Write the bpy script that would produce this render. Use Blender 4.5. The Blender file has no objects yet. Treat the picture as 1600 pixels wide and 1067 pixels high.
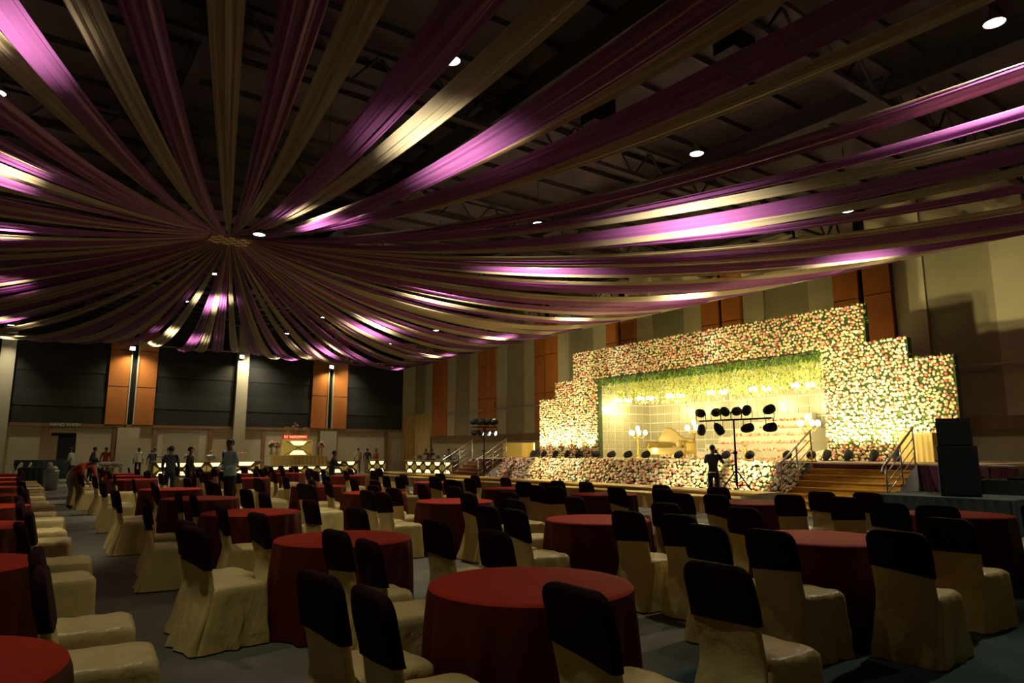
import bpy, math, random
import numpy as np
from mathutils import Vector, Matrix, noise
random.seed(7); NP = np.random.RandomState(11)
sc = bpy.context.scene; COL = sc.collection
R = math.radians

# ------------------------------------------------------------------ camera, world, exposure
cam = bpy.data.cameras.new('camera'); cam.lens = 24.0; cam.sensor_width = 36.0; cam.clip_end = 300
cob = bpy.data.objects.new('camera', cam); COL.objects.link(cob)
cob.location = (0, 0, 1.5); cob.rotation_euler = (R(90 + 9.157), 0, R(-35.5)); sc.camera = cob
w = bpy.data.worlds.new('night_hall'); sc.world = w; w.use_nodes = True
w.node_tree.nodes['Background'].inputs[0].default_value = (1.0, .86, .6, 1)
w.node_tree.nodes['Background'].inputs[1].default_value = .006
vs = sc.view_settings; vs.view_transform = 'Standard'; vs.look = 'None'; vs.gamma = 1; vs.exposure = 0.0
vs.use_curve_mapping = False
CY = sc.cycles
CY.max_bounces = 6; CY.diffuse_bounces = 3; CY.glossy_bounces = 2; CY.transmission_bounces = 4
CY.sample_clamp_indirect = 4.0; CY.caustics_reflective = False; CY.caustics_refractive = False
P_CEIL, P_PAR, P_UP, P_CHAND, P_FLOOD = 1080, 850, 430, 85, 480
WARM = (1.0, .86, .50); STAGE = (1.0, .84, .40); WHITE = (1.0, .91, .72)

# ------------------------------------------------------------------ helpers
def ordinal(n):
    o = ['zeroth', 'first', 'second', 'third', 'fourth', 'fifth', 'sixth', 'seventh', 'eighth', 'ninth', 'tenth', 'eleventh',
         'twelfth', 'thirteenth', 'fourteenth', 'fifteenth', 'sixteenth', 'seventeenth', 'eighteenth', 'nineteenth', 'twentieth']
    return o[n] if n <= 20 else 'twenty-' + o[n - 20]

def mat(name, col, rough=.6, metal=0, bump=0, bscale=20, bdist=.02, bdis=0, var=0, vscale=3, emit=None, estr=0, sheen=0, trans=0, stretch=None, spec=None):
    m = bpy.data.materials.new(name); m.use_nodes = True; nt = m.node_tree; b = nt.nodes['Principled BSDF']
    c = (*col, 1); b.inputs['Base Color'].default_value = c
    b.inputs['Roughness'].default_value = rough; b.inputs['Metallic'].default_value = metal
    if spec is not None: b.inputs['Specular IOR Level'].default_value = spec
    if sheen: b.inputs['Sheen Weight'].default_value = sheen
    if emit:
        b.inputs['Emission Color'].default_value = (*emit, 1); b.inputs['Emission Strength'].default_value = estr
    tc = None
    if bump or var:
        tc = nt.nodes.new('ShaderNodeTexCoord'); src = tc.outputs['Object']
        if stretch:
            mp = nt.nodes.new('ShaderNodeMapping'); mp.inputs['Scale'].default_value = stretch
            nt.links.new(src, mp.inputs[0]); src = mp.outputs[0]
    if var:
        n = nt.nodes.new('ShaderNodeTexNoise'); n.inputs['Scale'].default_value = vscale; n.inputs['Detail'].default_value = 4
        nt.links.new(src, n.inputs['Vector'])
        r = nt.nodes.new('ShaderNodeValToRGB'); r.color_ramp.elements[0].position = .3; r.color_ramp.elements[1].position = .7
        r.color_ramp.elements[0].color = tuple(x * (1 - var) for x in col) + (1,)
        r.color_ramp.elements[1].color = tuple(min(1, x * (1 + var)) for x in col) + (1,)
        nt.links.new(n.outputs['Fac'], r.inputs[0]); nt.links.new(r.outputs[0], b.inputs['Base Color'])
    if bump:
        n = nt.nodes.new('ShaderNodeTexNoise'); n.inputs['Scale'].default_value = bscale; n.inputs['Detail'].default_value = 5
        nt.links.new(src, n.inputs['Vector'])
        bp = nt.nodes.new('ShaderNodeBump'); bp.inputs['Strength'].default_value = bump; bp.inputs['Distance'].default_value = bdist; n.inputs['Distortion'].default_value = bdis
        nt.links.new(n.outputs['Fac'], bp.inputs['Height']); nt.links.new(bp.outputs[0], b.inputs['Normal'])
    if trans:
        t = nt.nodes.new('ShaderNodeBsdfTranslucent'); t.inputs[0].default_value = c
        mx = nt.nodes.new('ShaderNodeMixShader'); mx.inputs[0].default_value = trans
        out = nt.nodes['Material Output']
        nt.links.new(b.outputs[0], mx.inputs[1]); nt.links.new(t.outputs[0], mx.inputs[2]); nt.links.new(mx.outputs[0], out.inputs[0])
    return m

M = dict(
    carpet=mat('carpet', (.17, .163, .11), .95, bump=.4, bscale=180, var=.22, vscale=1.6),
    teal_carpet=mat('teal_carpet', (.035, .075, .072), .95, bump=.4, bscale=160, var=.2, vscale=2),
    pale_mat=mat('pale_mat', (.20, .22, .17), .9, bump=.3, bscale=120),
    ceil=mat('ceiling_sheet', (.055, .05, .035), .9, var=.3, vscale=.7),
    steel_dark=mat('steel_dark', (.035, .032, .026), .7),
    cream_wall=mat('cream_wall', (.50, .43, .26), .85, var=.06, vscale=.8, bump=.1, bscale=40),
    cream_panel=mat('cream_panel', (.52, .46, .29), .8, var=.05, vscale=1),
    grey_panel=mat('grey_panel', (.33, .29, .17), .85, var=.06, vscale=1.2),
    orange=mat('orange_panel', (.50, .165, .028), .55, var=.15, vscale=1.1, stretch=(1, 1, .4)),
    brown=mat('brown_trim', (.22, .12, .045), .6, var=.15, vscale=2),
    dark_panel=mat('dark_panel', (.030, .028, .019), .85, var=.12, vscale=.6),
    dark_panel2=mat('dark_panel_deep', (.019, .018, .012), .85, var=.12, vscale=.6),
    black=mat('black', (.008, .008, .008), .6, spec=.2), void=mat('void', (.006, .006, .005), .9),
    seat=mat('cream_satin', (.78, .62, .23), .36, bump=.9, bscale=5.5, bdist=.028, bdis=.5, stretch=(1, 1, .7), var=.06, vscale=4),
    cap=mat('maroon_cap', (.022, .003, .005), .8, bump=.3, bscale=40, spec=.12),
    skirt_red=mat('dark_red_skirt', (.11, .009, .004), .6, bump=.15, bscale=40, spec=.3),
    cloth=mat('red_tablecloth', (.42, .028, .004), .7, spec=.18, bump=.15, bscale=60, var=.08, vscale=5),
    purple=mat('purple_drape', (.38, .12, .36), .42, trans=.42, bump=.15, bscale=10),
    dcream=mat('cream_drape', (.66, .55, .36), .45, trans=.42, bump=.15, bscale=10),
    hub_a=mat('hub_tan', (.75, .62, .36), .7), hub_b=mat('hub_mauve', (.30, .12, .11), .7),
    pipe=mat('pipe', (.45, .40, .30), .45, metal=.3), chrome=mat('chrome', (.75, .73, .68), .25, metal=1),
    lamp_shell=mat('lamp_shell', (.25, .24, .22), .4, metal=.6),
    lens=mat('lamp_lens', (1, 1, 1), .5, emit=(1, .95, .82), estr=14),
    bulb=mat('bulb', (1, 1, 1), .5, emit=(1, .93, .68), estr=7),
    par_lens=mat('par_lens', (.3, .3, .3), .2, emit=(1, .93, .7), estr=5),
    green=mat('foliage_mat', (.045, .075, .018), .8, bump=.8, bscale=30, var=.3, vscale=8),
    leaf=mat('leaf', (.075, .20, .03), .6, trans=.2), leaf_lt=mat('leaf_light', (.33, .46, .08), .6, trans=.3),
    leaf_yel=mat('leaf_yellow', (.84, .85, .28), .6, trans=.3),
    f_cream=mat('petal_cream', (.88, .78, .42), .7), f_white=mat('petal_white', (.92, .88, .70), .7),
    f_peach=mat('petal_peach', (.84, .50, .32), .7), f_pink=mat('petal_pink', (.80, .44, .30), .7), f_red=mat('petal_red', (.62, .16, .09), .7),
    gold_cloth=mat('gold_cloth', (.62, .45, .12), .5, bump=.2, bscale=30), gold=mat('gold', (.62, .42, .07), .35, metal=.5),
    stair=mat('stair_carpet', (.55, .31, .03), .9, bump=.3, bscale=90, var=.12, vscale=5),
    stair_l=mat('stair_carpet_brown', (.34, .17, .05), .9, bump=.3, bscale=90, var=.12, vscale=5),
    tan=mat('tan_cloth', (.55, .37, .13), .8, bump=.25, bscale=12, var=.15, vscale=3),
    deck=mat('deck_carpet', (.55, .42, .25), .9), plum=mat('plum_skirt', (.11, .024, .055), .75, bump=.2, bscale=20),
    white_cloth=mat('white_cloth', (.62, .60, .56), .75, bump=.25, bscale=14), teal=mat('teal_skirt', (.018, .038, .033), .8, bump=.25, bscale=18),
    tile=mat('backdrop_tile', (.50, .46, .32), .25, metal=.25), rib=mat('backdrop_rib', (.85, .82, .66), .4),
    white=mat('white_step', (.70, .66, .52), .6), sofa=mat('sofa_fabric', (.56, .41, .11), .55, bump=.1, bscale=30),
    wood=mat('dark_wood', (.13, .065, .025), .5, var=.2, vscale=6), glow=mat('light_panel', (1, 1, 1), .5, emit=(1, .86, .40), estr=1.5),
    gold_panel=mat('gold_panel', (.62, .47, .10), .35, metal=.3, emit=(1, .75, .15), estr=.10),
    led=mat('led_board', (.25, .01, .005), .5, emit=(1, .03, .01), estr=.35), led_txt=mat('led_text', (1, .5, .3), .5, emit=(1, .42, .2), estr=1.6),
    sign=mat('sign_letters', (.85, .84, .78), .4), steel=mat('steel', (.5, .5, .47), .3, metal=1),
    board=mat('partition_board', (.46, .36, .20), .7), plastic=mat('plastic_cream', (.75, .70, .48), .45),
    crate=mat('crate_wood', (.26, .16, .07), .7, var=.2, vscale=5), paper=mat('paper', (.8, .8, .76), .7),
    skin=mat('skin', (.20, .10, .055), .6), hair=mat('hair', (.008, .007, .006), .6), shoe=mat('shoe', (.02, .016, .013), .5),
    sack=mat('white_sack', (.6, .58, .5), .8), brass=mat('brass', (.6, .42, .16), .3, metal=.9),
    grille=mat('speaker_grille', (.008, .008, .008), .8, spec=.1, bump=.5, bscale=200),
)

class MB:
    def __init__(s): s.v = []; s.f = []; s.m = []
    def add(s, vs, fs, mi=0):
        o = len(s.v); s.v += [tuple(v) for v in vs]; s.f += [tuple(i + o for i in f) for f in fs]; s.m += [mi] * len(fs); return s
    def box(s, c, d, mi=0, rz=0, bev=0):
        x, y, z = d[0] / 2, d[1] / 2, d[2] / 2; ca, sa = math.cos(rz), math.sin(rz)
        vs = []
        for sx, sy, sz in ((-1, -1, -1), (1, -1, -1), (1, 1, -1), (-1, 1, -1), (-1, -1, 1), (1, -1, 1), (1, 1, 1), (-1, 1, 1)):
            a, b = sx * x, sy * y; vs.append((c[0] + a * ca - b * sa, c[1] + a * sa + b * ca, c[2] + sz * z))
        return s.add(vs, [(0, 3, 2, 1), (4, 5, 6, 7), (0, 1, 5, 4), (1, 2, 6, 5), (2, 3, 7, 6), (3, 0, 4, 7)], mi)
    def tube(s, pts, r, n=8, mi=0, cap=True):
        pts = [Vector(p) for p in pts]; rs = r if isinstance(r, (list, tuple)) else [r] * len(pts)
        rings = []
        for i, p in enumerate(pts):
            d = (pts[min(i + 1, len(pts) - 1)] - pts[max(i - 1, 0)]).normalized()
            u = d.cross(Vector((0, 0, 1)))
            if u.length < .05: u = d.cross(Vector((0, 1, 0)))
            u.normalize(); v = d.cross(u)
            rings.append([p + (u * math.cos(2 * math.pi * k / n) + v * math.sin(2 * math.pi * k / n)) * rs[i] for k in range(n)])
        return s.loft(rings, mi, cap, cap)
    def loft(s, rings, mi=0, c0=True, c1=True, closed=True):
        n = len(rings[0]); vs = [p for r in rings for p in r]; fs = []
        for i in range(len(rings) - 1):
            for k in range(n if closed else n - 1):
                k2 = (k + 1) % n; fs.append((i * n + k, i * n + k2, (i + 1) * n + k2, (i + 1) * n + k))
        if c0: fs.append(tuple(range(n))[::-1])
        if c1: fs.append(tuple((len(rings) - 1) * n + k for k in range(n)))
        return s.add(vs, fs, mi)
    def lathe(s, prof, c=(0, 0, 0), n=16, mi=0, axis=None, c0=True, c1=True):
        q = Matrix.Identity(3)
        if axis is not None: q = Vector((0, 0, 1)).rotation_difference(Vector(axis).normalized()).to_matrix()
        c = Vector(c)
        return s.loft([[c + q @ Vector((r * math.cos(2 * math.pi * k / n), r * math.sin(2 * math.pi * k / n), z)) for k in range(n)] for r, z in prof], mi, c0, c1)
    def ball(s, c, r, n=10, mi=0, sc_=(1, 1, 1)):
        rings = []
        for i in range(1, 6):
            a = math.pi * i / 6
            rings.append([(c[0] + r * sc_[0] * math.sin(a) * math.cos(2 * math.pi * k / n), c[1] + r * sc_[1] * math.sin(a) * math.sin(2 * math.pi * k / n), c[2] - r * sc_[2] * math.cos(a)) for k in range(n)])
        return s.loft(rings, mi)
    def mesh(s, name, mats, smooth=False):
        me = bpy.data.meshes.new(name); me.from_pydata(s.v, [], s.f)
        for m in (mats if isinstance(mats, (list, tuple)) else [mats]): me.materials.append(M[m] if isinstance(m, str) else m)
        me.polygons.foreach_set('material_index', s.m)
        if smooth: me.polygons.foreach_set('use_smooth', [True] * len(s.f))
        me.update(); return me
    def obj(s, name, mats, parent=None, smooth=False): return mk(name, s.mesh(name, mats, smooth), parent)

def mk(name, data, parent=None, loc=None, rot=None):
    o = bpy.data.objects.new(name, data); COL.objects.link(o)
    if parent: o.parent = parent
    if loc is not None: o.location = loc
    if rot is not None: o.rotation_euler = rot
    return o
def tag(o, label=None, cat=None, group=None, kind=None):
    if label: o['label'] = label
    if cat: o['category'] = cat
    if group: o['group'] = group
    if kind: o['kind'] = kind
    return o
def thing(name, label, cat, loc=(0, 0, 0), rz=0, group=None):
    return tag(mk(name, None, None, loc, (0, 0, rz)), label, cat, group)
def struct(o): o['kind'] = 'structure'; return o
def np_mesh(name, V, T, mi, mats, smooth=False):
    me = bpy.data.meshes.new(name); me.vertices.add(len(V)); me.vertices.foreach_set('co', np.asarray(V, 'f').ravel())
    me.loops.add(T.size); me.loops.foreach_set('vertex_index', T.astype('i').ravel())
    me.polygons.add(len(T)); me.polygons.foreach_set('loop_start', np.arange(0, T.size, 3, dtype='i')); 
    me.polygons.foreach_set('material_index', np.asarray(mi, 'i'))
    for m in mats: me.materials.append(M[m])
    if smooth: me.polygons.foreach_set('use_smooth', np.ones(len(T), bool))
    me.update(calc_edges=True); me.validate(); return me
def spot(name, parent, loc, tgt, power, size, blend, col, rad=.1):
    l = bpy.data.lights.new(name, 'SPOT'); l.energy = power; l.spot_size = R(size); l.spot_blend = blend; l.color = col; l.shadow_soft_size = rad
    o = mk(name, l, parent, loc); o.rotation_euler = (Vector(tgt) - Vector(loc)).to_track_quat('-Z', 'Y').to_euler(); return o
def point(name, parent, loc, power, col, rad=.1):
    l = bpy.data.lights.new(name, 'POINT'); l.energy = power; l.color = col; l.shadow_soft_size = rad; return mk(name, l, parent, loc)
def skirt_panel(mb, pts, z0, z1, amp=.03, freq=9, mi=0, per=.06):
    """pleated cloth hanging along a polyline of (x,y)"""
    P = [Vector((*p, 0)) for p in pts]; out = []
    tot = 0
    for a, b in zip(P[:-1], P[1:]):
        d = b - a; L = d.length; nrm = Vector((d.y, -d.x, 0)).normalized(); n = max(2, int(L / per))
        for k in range(n + 1):
            t = k / n; s_ = tot + L * t; out.append((a + d * t, nrm, s_))
        tot += L
    rings = []
    for z, f in ((z1, .1), (z1 - (z1 - z0) * .12, .5), (z0 + (z1 - z0) * .5, .8), (z0, 1)):
        rings.append([tuple(p + nr * (amp * f * (math.sin(s_ * freq * 2) + .5 * math.sin(s_ * freq * 3.7 + 1))) + Vector((0, 0, z))) for p, nr, s_ in out])
    return mb.loft(rings, mi, False, False, closed=False)

# ------------------------------------------------------------------ the hall
XR, YF, ZC, XL, YB = 26.0, 50.0, 10.8, -15.0, -4.0
struct(MB().box(((XL + XR) / 2, (YB + YF) / 2, -.1), (XR - XL + .6, YF - YB + .6, .2)).obj('floor', 'carpet'))
ceil = struct(MB().box(((XL + XR) / 2, (YB + YF) / 2, ZC + .1), (XR - XL + .6, YF - YB + .6, .2)).obj('ceiling', 'ceil'))
pm = MB().box((0, 0, 0), (XR - XL, .10, .16)).mesh('purlin', 'steel_dark')
for k in range(34): mk('purlin', pm, ceil, ((XL + XR) / 2, YB + .8 + k * 1.6, ZC - .08))
bm_ = MB().box((0, 0, 0), (.30, YF - YB, .08)).box((0, 0, -.25), (.05, YF - YB, .5)).box((0, 0, -.5), (.30, YF - YB, .08)).mesh('beam', 'steel_dark')
for k in range(6): mk('beam', bm_, ceil, (-11.5 + k * 7.0, (YB + YF) / 2, ZC - .2))
tb = MB().box((0, 0, 0), (XR - XL, .22, .12)).box((0, 0, -.9), (XR - XL, .22, .12))
for k in range(28):
    x = -(XR - XL) / 2 + k * 1.5; tb.tube([(x, 0, 0), (x + .75, 0, -.9), (x + 1.5, 0, 0)] if x + 1.5 < 20.5 else [(x, 0, 0), (x + .4, 0, -.9)], .04, 6)
tbm = tb.mesh('truss', 'steel_dark')
for k in range(7): mk('truss', tbm, ceil, ((XL + XR) / 2, 7.2 + k * 6.5, ZC - .22))
struct(MB().box((XL - .1, (YB + YF) / 2, ZC / 2), (.2, YF - YB, ZC)).obj('wall_left', 'grey_panel'))
struct(MB().box(((XL + XR) / 2, YB - .1, ZC / 2), (XR - XL, .2, ZC)).obj('wall_behind', 'grey_panel'))
# right wall, stage side
wr = struct(MB().box((XR + .15, (YB + YF) / 2, ZC / 2), (.3, YF - YB, ZC)).obj('wall_right', 'cream_wall'))
MB().box((XR - .10, (YB + YF) / 2 - 1.5, 2.42), (.20, YF - YB - 3.5, .44)).obj('ledge', 'brown', wr)
Z0 = 2.65; seams = [Z0, 5.05, 7.35, 9.6]
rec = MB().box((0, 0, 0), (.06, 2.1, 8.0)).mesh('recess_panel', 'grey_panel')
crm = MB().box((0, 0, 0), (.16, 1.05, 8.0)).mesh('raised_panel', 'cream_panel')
slot = MB().box((0, 0, 0), (.02, .42, 8.0)).mesh('slot', 'black')
for b in range(9):
    y1 = 46.9 - b * 6.54      # far edge of an orange pair
    if y1 < -3: continue
    mk('slot', slot, wr, (XR - .02, y1 - 1.15, Z0 + 4))
    for dy, dx in ((-.5, .16), (-1.78, .30)):
        for i in range(3):
            za, zb = seams[i] + .02, seams[i + 1] - .02
            MB().box((XR - dx / 2, y1 + dy, (za + zb) / 2), (dx, 1.0, zb - za)).obj('orange_panel', 'orange', wr)
    mk('raised_panel', crm, wr, (XR - .08, y1 - 2.86, Z0 + 4))
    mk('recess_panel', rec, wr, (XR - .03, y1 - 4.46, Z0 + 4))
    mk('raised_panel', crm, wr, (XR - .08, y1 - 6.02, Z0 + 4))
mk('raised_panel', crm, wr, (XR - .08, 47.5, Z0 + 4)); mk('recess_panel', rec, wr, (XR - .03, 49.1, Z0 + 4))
# far wall
wf = struct(MB().box(((XL + XR) / 2, YF + .15, ZC / 2), (XR - XL, .3, ZC)).obj('wall_far', 'cream_wall'))
def fw_box(name, m, x0, x1, z0, z1, d): return MB().box(((x0 + x1) / 2, YF - d / 2, (z0 + z1) / 2), (x1 - x0, d, z1 - z0)).obj(name, m, wf)
bands = [3.2, 4.25, 5.3, 6.35, 7.4, 8.45, 10.6]
for x0, x1 in ((-14, -1.4), (-.66, 4.2), (6.9, 11.85), (12.7, 17.35), (20.1, 24.8)):
    for i in range(6): fw_box('acoustic_panel', 'dark_panel' if i % 2 else 'dark_panel2', x0, x1, bands[i] + .004, bands[i + 1] - .004, .08 if i % 2 else .06)
for x0 in (4.2, 17.35):
    for a, b_ in ((0, 1.18), (1.62, 2.72)):
        for za, zb in ((3.18, 5.58), (5.6, 7.95), (7.97, 10.6)): fw_box('orange_panel', 'orange', x0 + a, x0 + b_, za + .015, zb - .015, .16)
    fw_box('slot', 'black', x0 + 1.25, x0 + 1.55, 3.2, 10.6, .02)
    for a in (1.2, 1.58): fw_box('edge_strip', 'cream_panel', x0 + a - .035, x0 + a + .035, 3.2, 10.6, .24)
    fw_box('pier', 'cream_panel', x0 + .75, x0 + 2.0, 0, 3.0, .2)
fw_box('column', 'cream_panel', -1.40, -.68, 0, 10.6, .35)
fw_box('column', 'cream_panel', 11.90, 12.66, 0, 10.6, .35)
fw_box('lintel_trim', 'brown', -.66, 24.8, 3.02, 3.2, .14)
for x0, x1, zt, m_ in ((1.22, 4.85, 3.02, 'cream_panel'), (14.0, 18.1, 3.02, 'cream_panel'), (19.3, 23.45, 3.02, 'cream_panel'), (7.1, 10.5, 3.02, 'cream_panel')):
    for xa in (x0, x1): fw_box('door_frame', 'brown', xa - .13, xa + .13, 0, zt, .12)
    fw_box('door_leaf', m_, x0 + .15, x1 - .15, 0, zt - .12, .05)
fw_box('opening', 'void', 1.5, 2.78, 0, 2.62, .08); fw_box('opening_frame', 'cream_panel', 2.8, 3.05, 0, 2.65, .10); fw_box('opening_frame', 'cream_panel', 1.45, 3.05, 2.62, 2.72, .10)
fw_box('opening', 'grey_panel', 7.6, 9.8, 0, 2.8, .07)
def text(name, s, size, loc, rot, m, parent=None, ext=.01):
    c = bpy.data.curves.new(name, 'FONT'); c.body = s; c.size = size; c.extrude = ext; c.align_x = 'CENTER'; c.align_y = 'CENTER'; c.materials.append(M[m])
    o = mk('tmp', c); dg = bpy.context.evaluated_depsgraph_get(); me = bpy.data.meshes.new_from_object(o.evaluated_get(dg)); bpy.data.objects.remove(o)
    return mk(name, me, parent, loc, rot)
hs = thing('wash_sign', 'grey lettering reading HAND WASH on the lintel over a dark doorway', 'sign', (2.15, YF - .2, 3.10))
MB().box((0, .01, 0), (1.5, .02, .26)).obj('backing', 'brown', hs); text('lettering', 'HAND WASH', .26, (0, -.012, 0), (R(90), 0, 0), 'sign', hs)
# wall rails
for y0, y1 in ((39.3, 44.6), (31.0, 38.0), (4.5, 10.3), (24, 29.5)):
    a = thing('wall_rail', {44.6: 'thin pale pipe rail on the stage-side wall close to the far corner', 38.0: 'thin pale pipe rail on the wall running up to the flower wall',
               10.3: 'thin pale pipe rail on the wall above the speaker stack', 29.5: 'pale pipe rail on the wall behind the stepped flower wall'}[y1], 'rail', (XR - .42, (y0 + y1) / 2, 4.3))
    MB().tube([(0, (y0 - y1) / 2, 0), (0, (y1 - y0) / 2, 0)], .05, 8).obj('pipe', 'pipe', a, True)
    for s_ in (-1, 1): MB().box((.2, s_ * (y1 - y0) * .4, 0), (.42, .04, .04)).obj('bracket', 'pipe', a)
# pleated corner curtain
cu = MB(); skirt_panel(cu, [(24.85, YF - .25), (25.8, YF - .25), (25.8, 47.1)], .02, 4.45, .06, 11)
tag(cu.obj('curtain', 'tan', None, True), 'beige pleated curtain closing the far corner beside the buffet', 'curtain')

# ------------------------------------------------------------------ floor mats
tag(MB().box((6.6, 1.9, .006), (6.6, 3.0, .012)).obj('floor_carpet', 'teal_carpet'), 'teal carpet strip under the chairs by the camera end of the hall', 'carpet')
for i, (x, y, a, b, l) in enumerate([(1.25, 31.6, 1.2, .5, 'farther pale strip of mat across the aisle by the steel bin'), (1.2, 23.9, 1.3, .45, 'pale strip of mat across the aisle beside the stooping man')]):
    tag(MB().box((x, y, .008), (a, b, .016)).obj('floor_mat', 'pale_mat'), l, 'mat')

# ------------------------------------------------------------------ ceiling drapes
CX, CYY, ZH, ZRING = 5.18, 23.86, 8.6, 8.0
RX0, RX1, RY0, RY1 = -13.6, 24.0, .4, 47.0
fr = thing('drape_rig', 'slim pipe frame that the outer ends of the ceiling drapes are tied to', 'rig', (CX, CYY, ZRING))
for a, b_ in (((RX0, RY0), (RX1, RY0)), ((RX1, RY0), (RX1, RY1)), ((RX1, RY1), (RX0, RY1)), ((RX0, RY1), (RX0, RY0))):
    MB().tube([(a[0] - CX, a[1] - CYY, 0), (b_[0] - CX, b_[1] - CYY, 0)], .045, 8).obj('pipe', 'pipe', fr, True)
    for t in (.1, .3, .5, .7, .9):
        x, y = a[0] + (b_[0] - a[0]) * t - CX, a[1] + (b_[1] - a[1]) * t - CYY; MB().tube([(x, y, 0), (x, y, ZC - ZRING)], .012, 5).obj('hanger', 'steel_dark', fr)
hub = thing('drape_hub', 'checkered tan and mauve square panel where all ceiling drapes meet', 'panel', (CX, CYY, ZH))
for i in range(7):
    for j in range(5):
        MB().box(((i - 3) * .182, (j - 2) * .186, -.01 * ((i + j) % 2)), (.18, .184, .03)).obj('woven_square', 'hub_a' if (i + j) % 2 else 'hub_b', hub)
MB().box((0, 0, .04), (1.3, .95, .04)).obj('backing', 'hub_b', hub); MB().tube([(0, 0, .05), (0, 0, ZC - ZH)], .03).obj('hanger', 'steel_dark', hub)

def drape(end, colr, wd, label, seed):
    rd = random.Random(seed); ex, ey = end
    d = Vector((ex - CX, ey - CYY, 0)); L = d.length; u = d / L; n = Vector((-u.y, u.x, 0))
    a0 = min(.64 / max(abs(u.x), 1e-6), .47 / max(abs(u.y), 1e-6)) * 1.0 / L
    sag = (1.25 + rd.uniform(-.22, .22)) * (L / 24); ph = [rd.uniform(0, 6.28) for _ in range(4)]; tw = rd.uniform(-.25, .25)
    NS, NW = 30, 29; V = []
    for i in range(NS + 1):
        t = a0 + (1 - a0) * i / NS; tt = i / NS
        wid = (.035 + wd * min(1, (tt / .75)) ** .85) * (1 - .35 * max(0, (tt - .93) / .07))
        zc = ZH + .03 + (ZRING + .03 - ZH) * tt - 4 * sag * tt * (1 - tt)
        for k in range(NW):
            s_ = k / (NW - 1) * 2 - 1
            prof = -.16 * wid * (1 - s_ * s_) + .030 * min(1, wid / .3) * (math.sin(s_ * 9 + ph[0] + tt * 2) + .7 * math.sin(s_ * 19 + ph[1] - tt * 3) + .6 * math.sin(s_ * 33 + ph[2]))
            off = s_ * wid / 2 * (1 + .05 * math.sin(tt * 7 + ph[3]))
            p = Vector((CX, CYY, 0)) + u * (L * t) + n * off
            V.append((p.x - ex, p.y - ey, zc + prof + tw * off * .8 - ZRING))
    F = [(i * NW + k, i * NW + k + 1, (i + 1) * NW + k + 1, (i + 1) * NW + k) for i in range(NS) for k in range(NW - 1)]
    o = MB().add(V, F).obj('ceiling_drape', colr, None, True); o.location = (ex, ey, ZRING)
    tag(o, label, 'drape', 'purple and cream ceiling drapes')
LX = [-1.05, 5.95, 12.95, 19.95]; LY = [3.9 + 6.4 * j for j in range(8)]
# the drapes are parted where a pendant lamp shows between them, the last gaps added so lamplight reaches the chairs: (direction from the hub, distance from the hub, strip width there)
gaps = [(1.5029, 2.7553, 0.1044), (-1.1784, 12.1229, 0.3406), (-1.2786, 16.634, 0.4595), (-1.021, 18.8753, 0.4635), (-1.3045, 21.3601, 0.5), (-0.5076, 11.9242, 0.3863), (0.4022, 11.4981, 0.3914), (2.4554, 7.7839, 0.2428), (1.0697, 10.0285, 0.2806), (-1.2511, 21.1733, 0.5), (-1.1311, 16.2503, 0.4293), (-1.5234, 14.3437, 0.4199)]
def parted(e, wd):
    for _ in range(4):
        th = math.atan2(e[1] - CYY, e[0] - CX)
        for ga, r, ws in gaps:
            d = (th - ga + math.pi) % (2 * math.pi) - math.pi; lim = min(.042, (.5 * wd * ws / .5 + .2) / r)
            if abs(d) < lim:
                th = ga + (lim if d > 0 else -lim); ux, uy = math.cos(th), math.sin(th)
                Le = min((RX1 - CX if ux > 0 else CX - RX0) / max(abs(ux), 1e-6), (RY1 - CYY if uy > 0 else CYY - RY0) / max(abs(uy), 1e-6)); e = (CX + ux * Le, CYY + uy * Le)
    return e
sides = [((RX1, RY1), (RX1, RY0), 'stage-side pipe from the far corner', 34), ((RX1, RY0), (RX0, RY0), 'camera-end pipe from the stage side', 27),
         ((RX0, RY0), (RX0, RY1), 'aisle-side pipe from the camera end', 34), ((RX0, RY1), (RX1, RY1), 'far pipe from the aisle side', 28)]
gi = 0
for a, b_, nm, n in sides:
    cnt = {0: 0, 1: 0}
    for k in range(n):
        t = (k + .5) / n; c_ = gi % 2; cnt[c_] += 1
        jit = random.uniform(-.12, .12) / n
        e = (a[0] + (b_[0] - a[0]) * (t + jit), a[1] + (b_[1] - a[1]) * (t + jit))
        nmc = ('purple', 'cream')[c_]
        wd_ = (.62, .50)[c_] * random.uniform(.85, 1.15)
        drape(parted(e, wd_), ('purple', 'dcream')[c_], wd_, f'{nmc} ceiling drape, {ordinal(cnt[c_])} {nmc} one along the {nm}', gi); gi += 1

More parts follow.
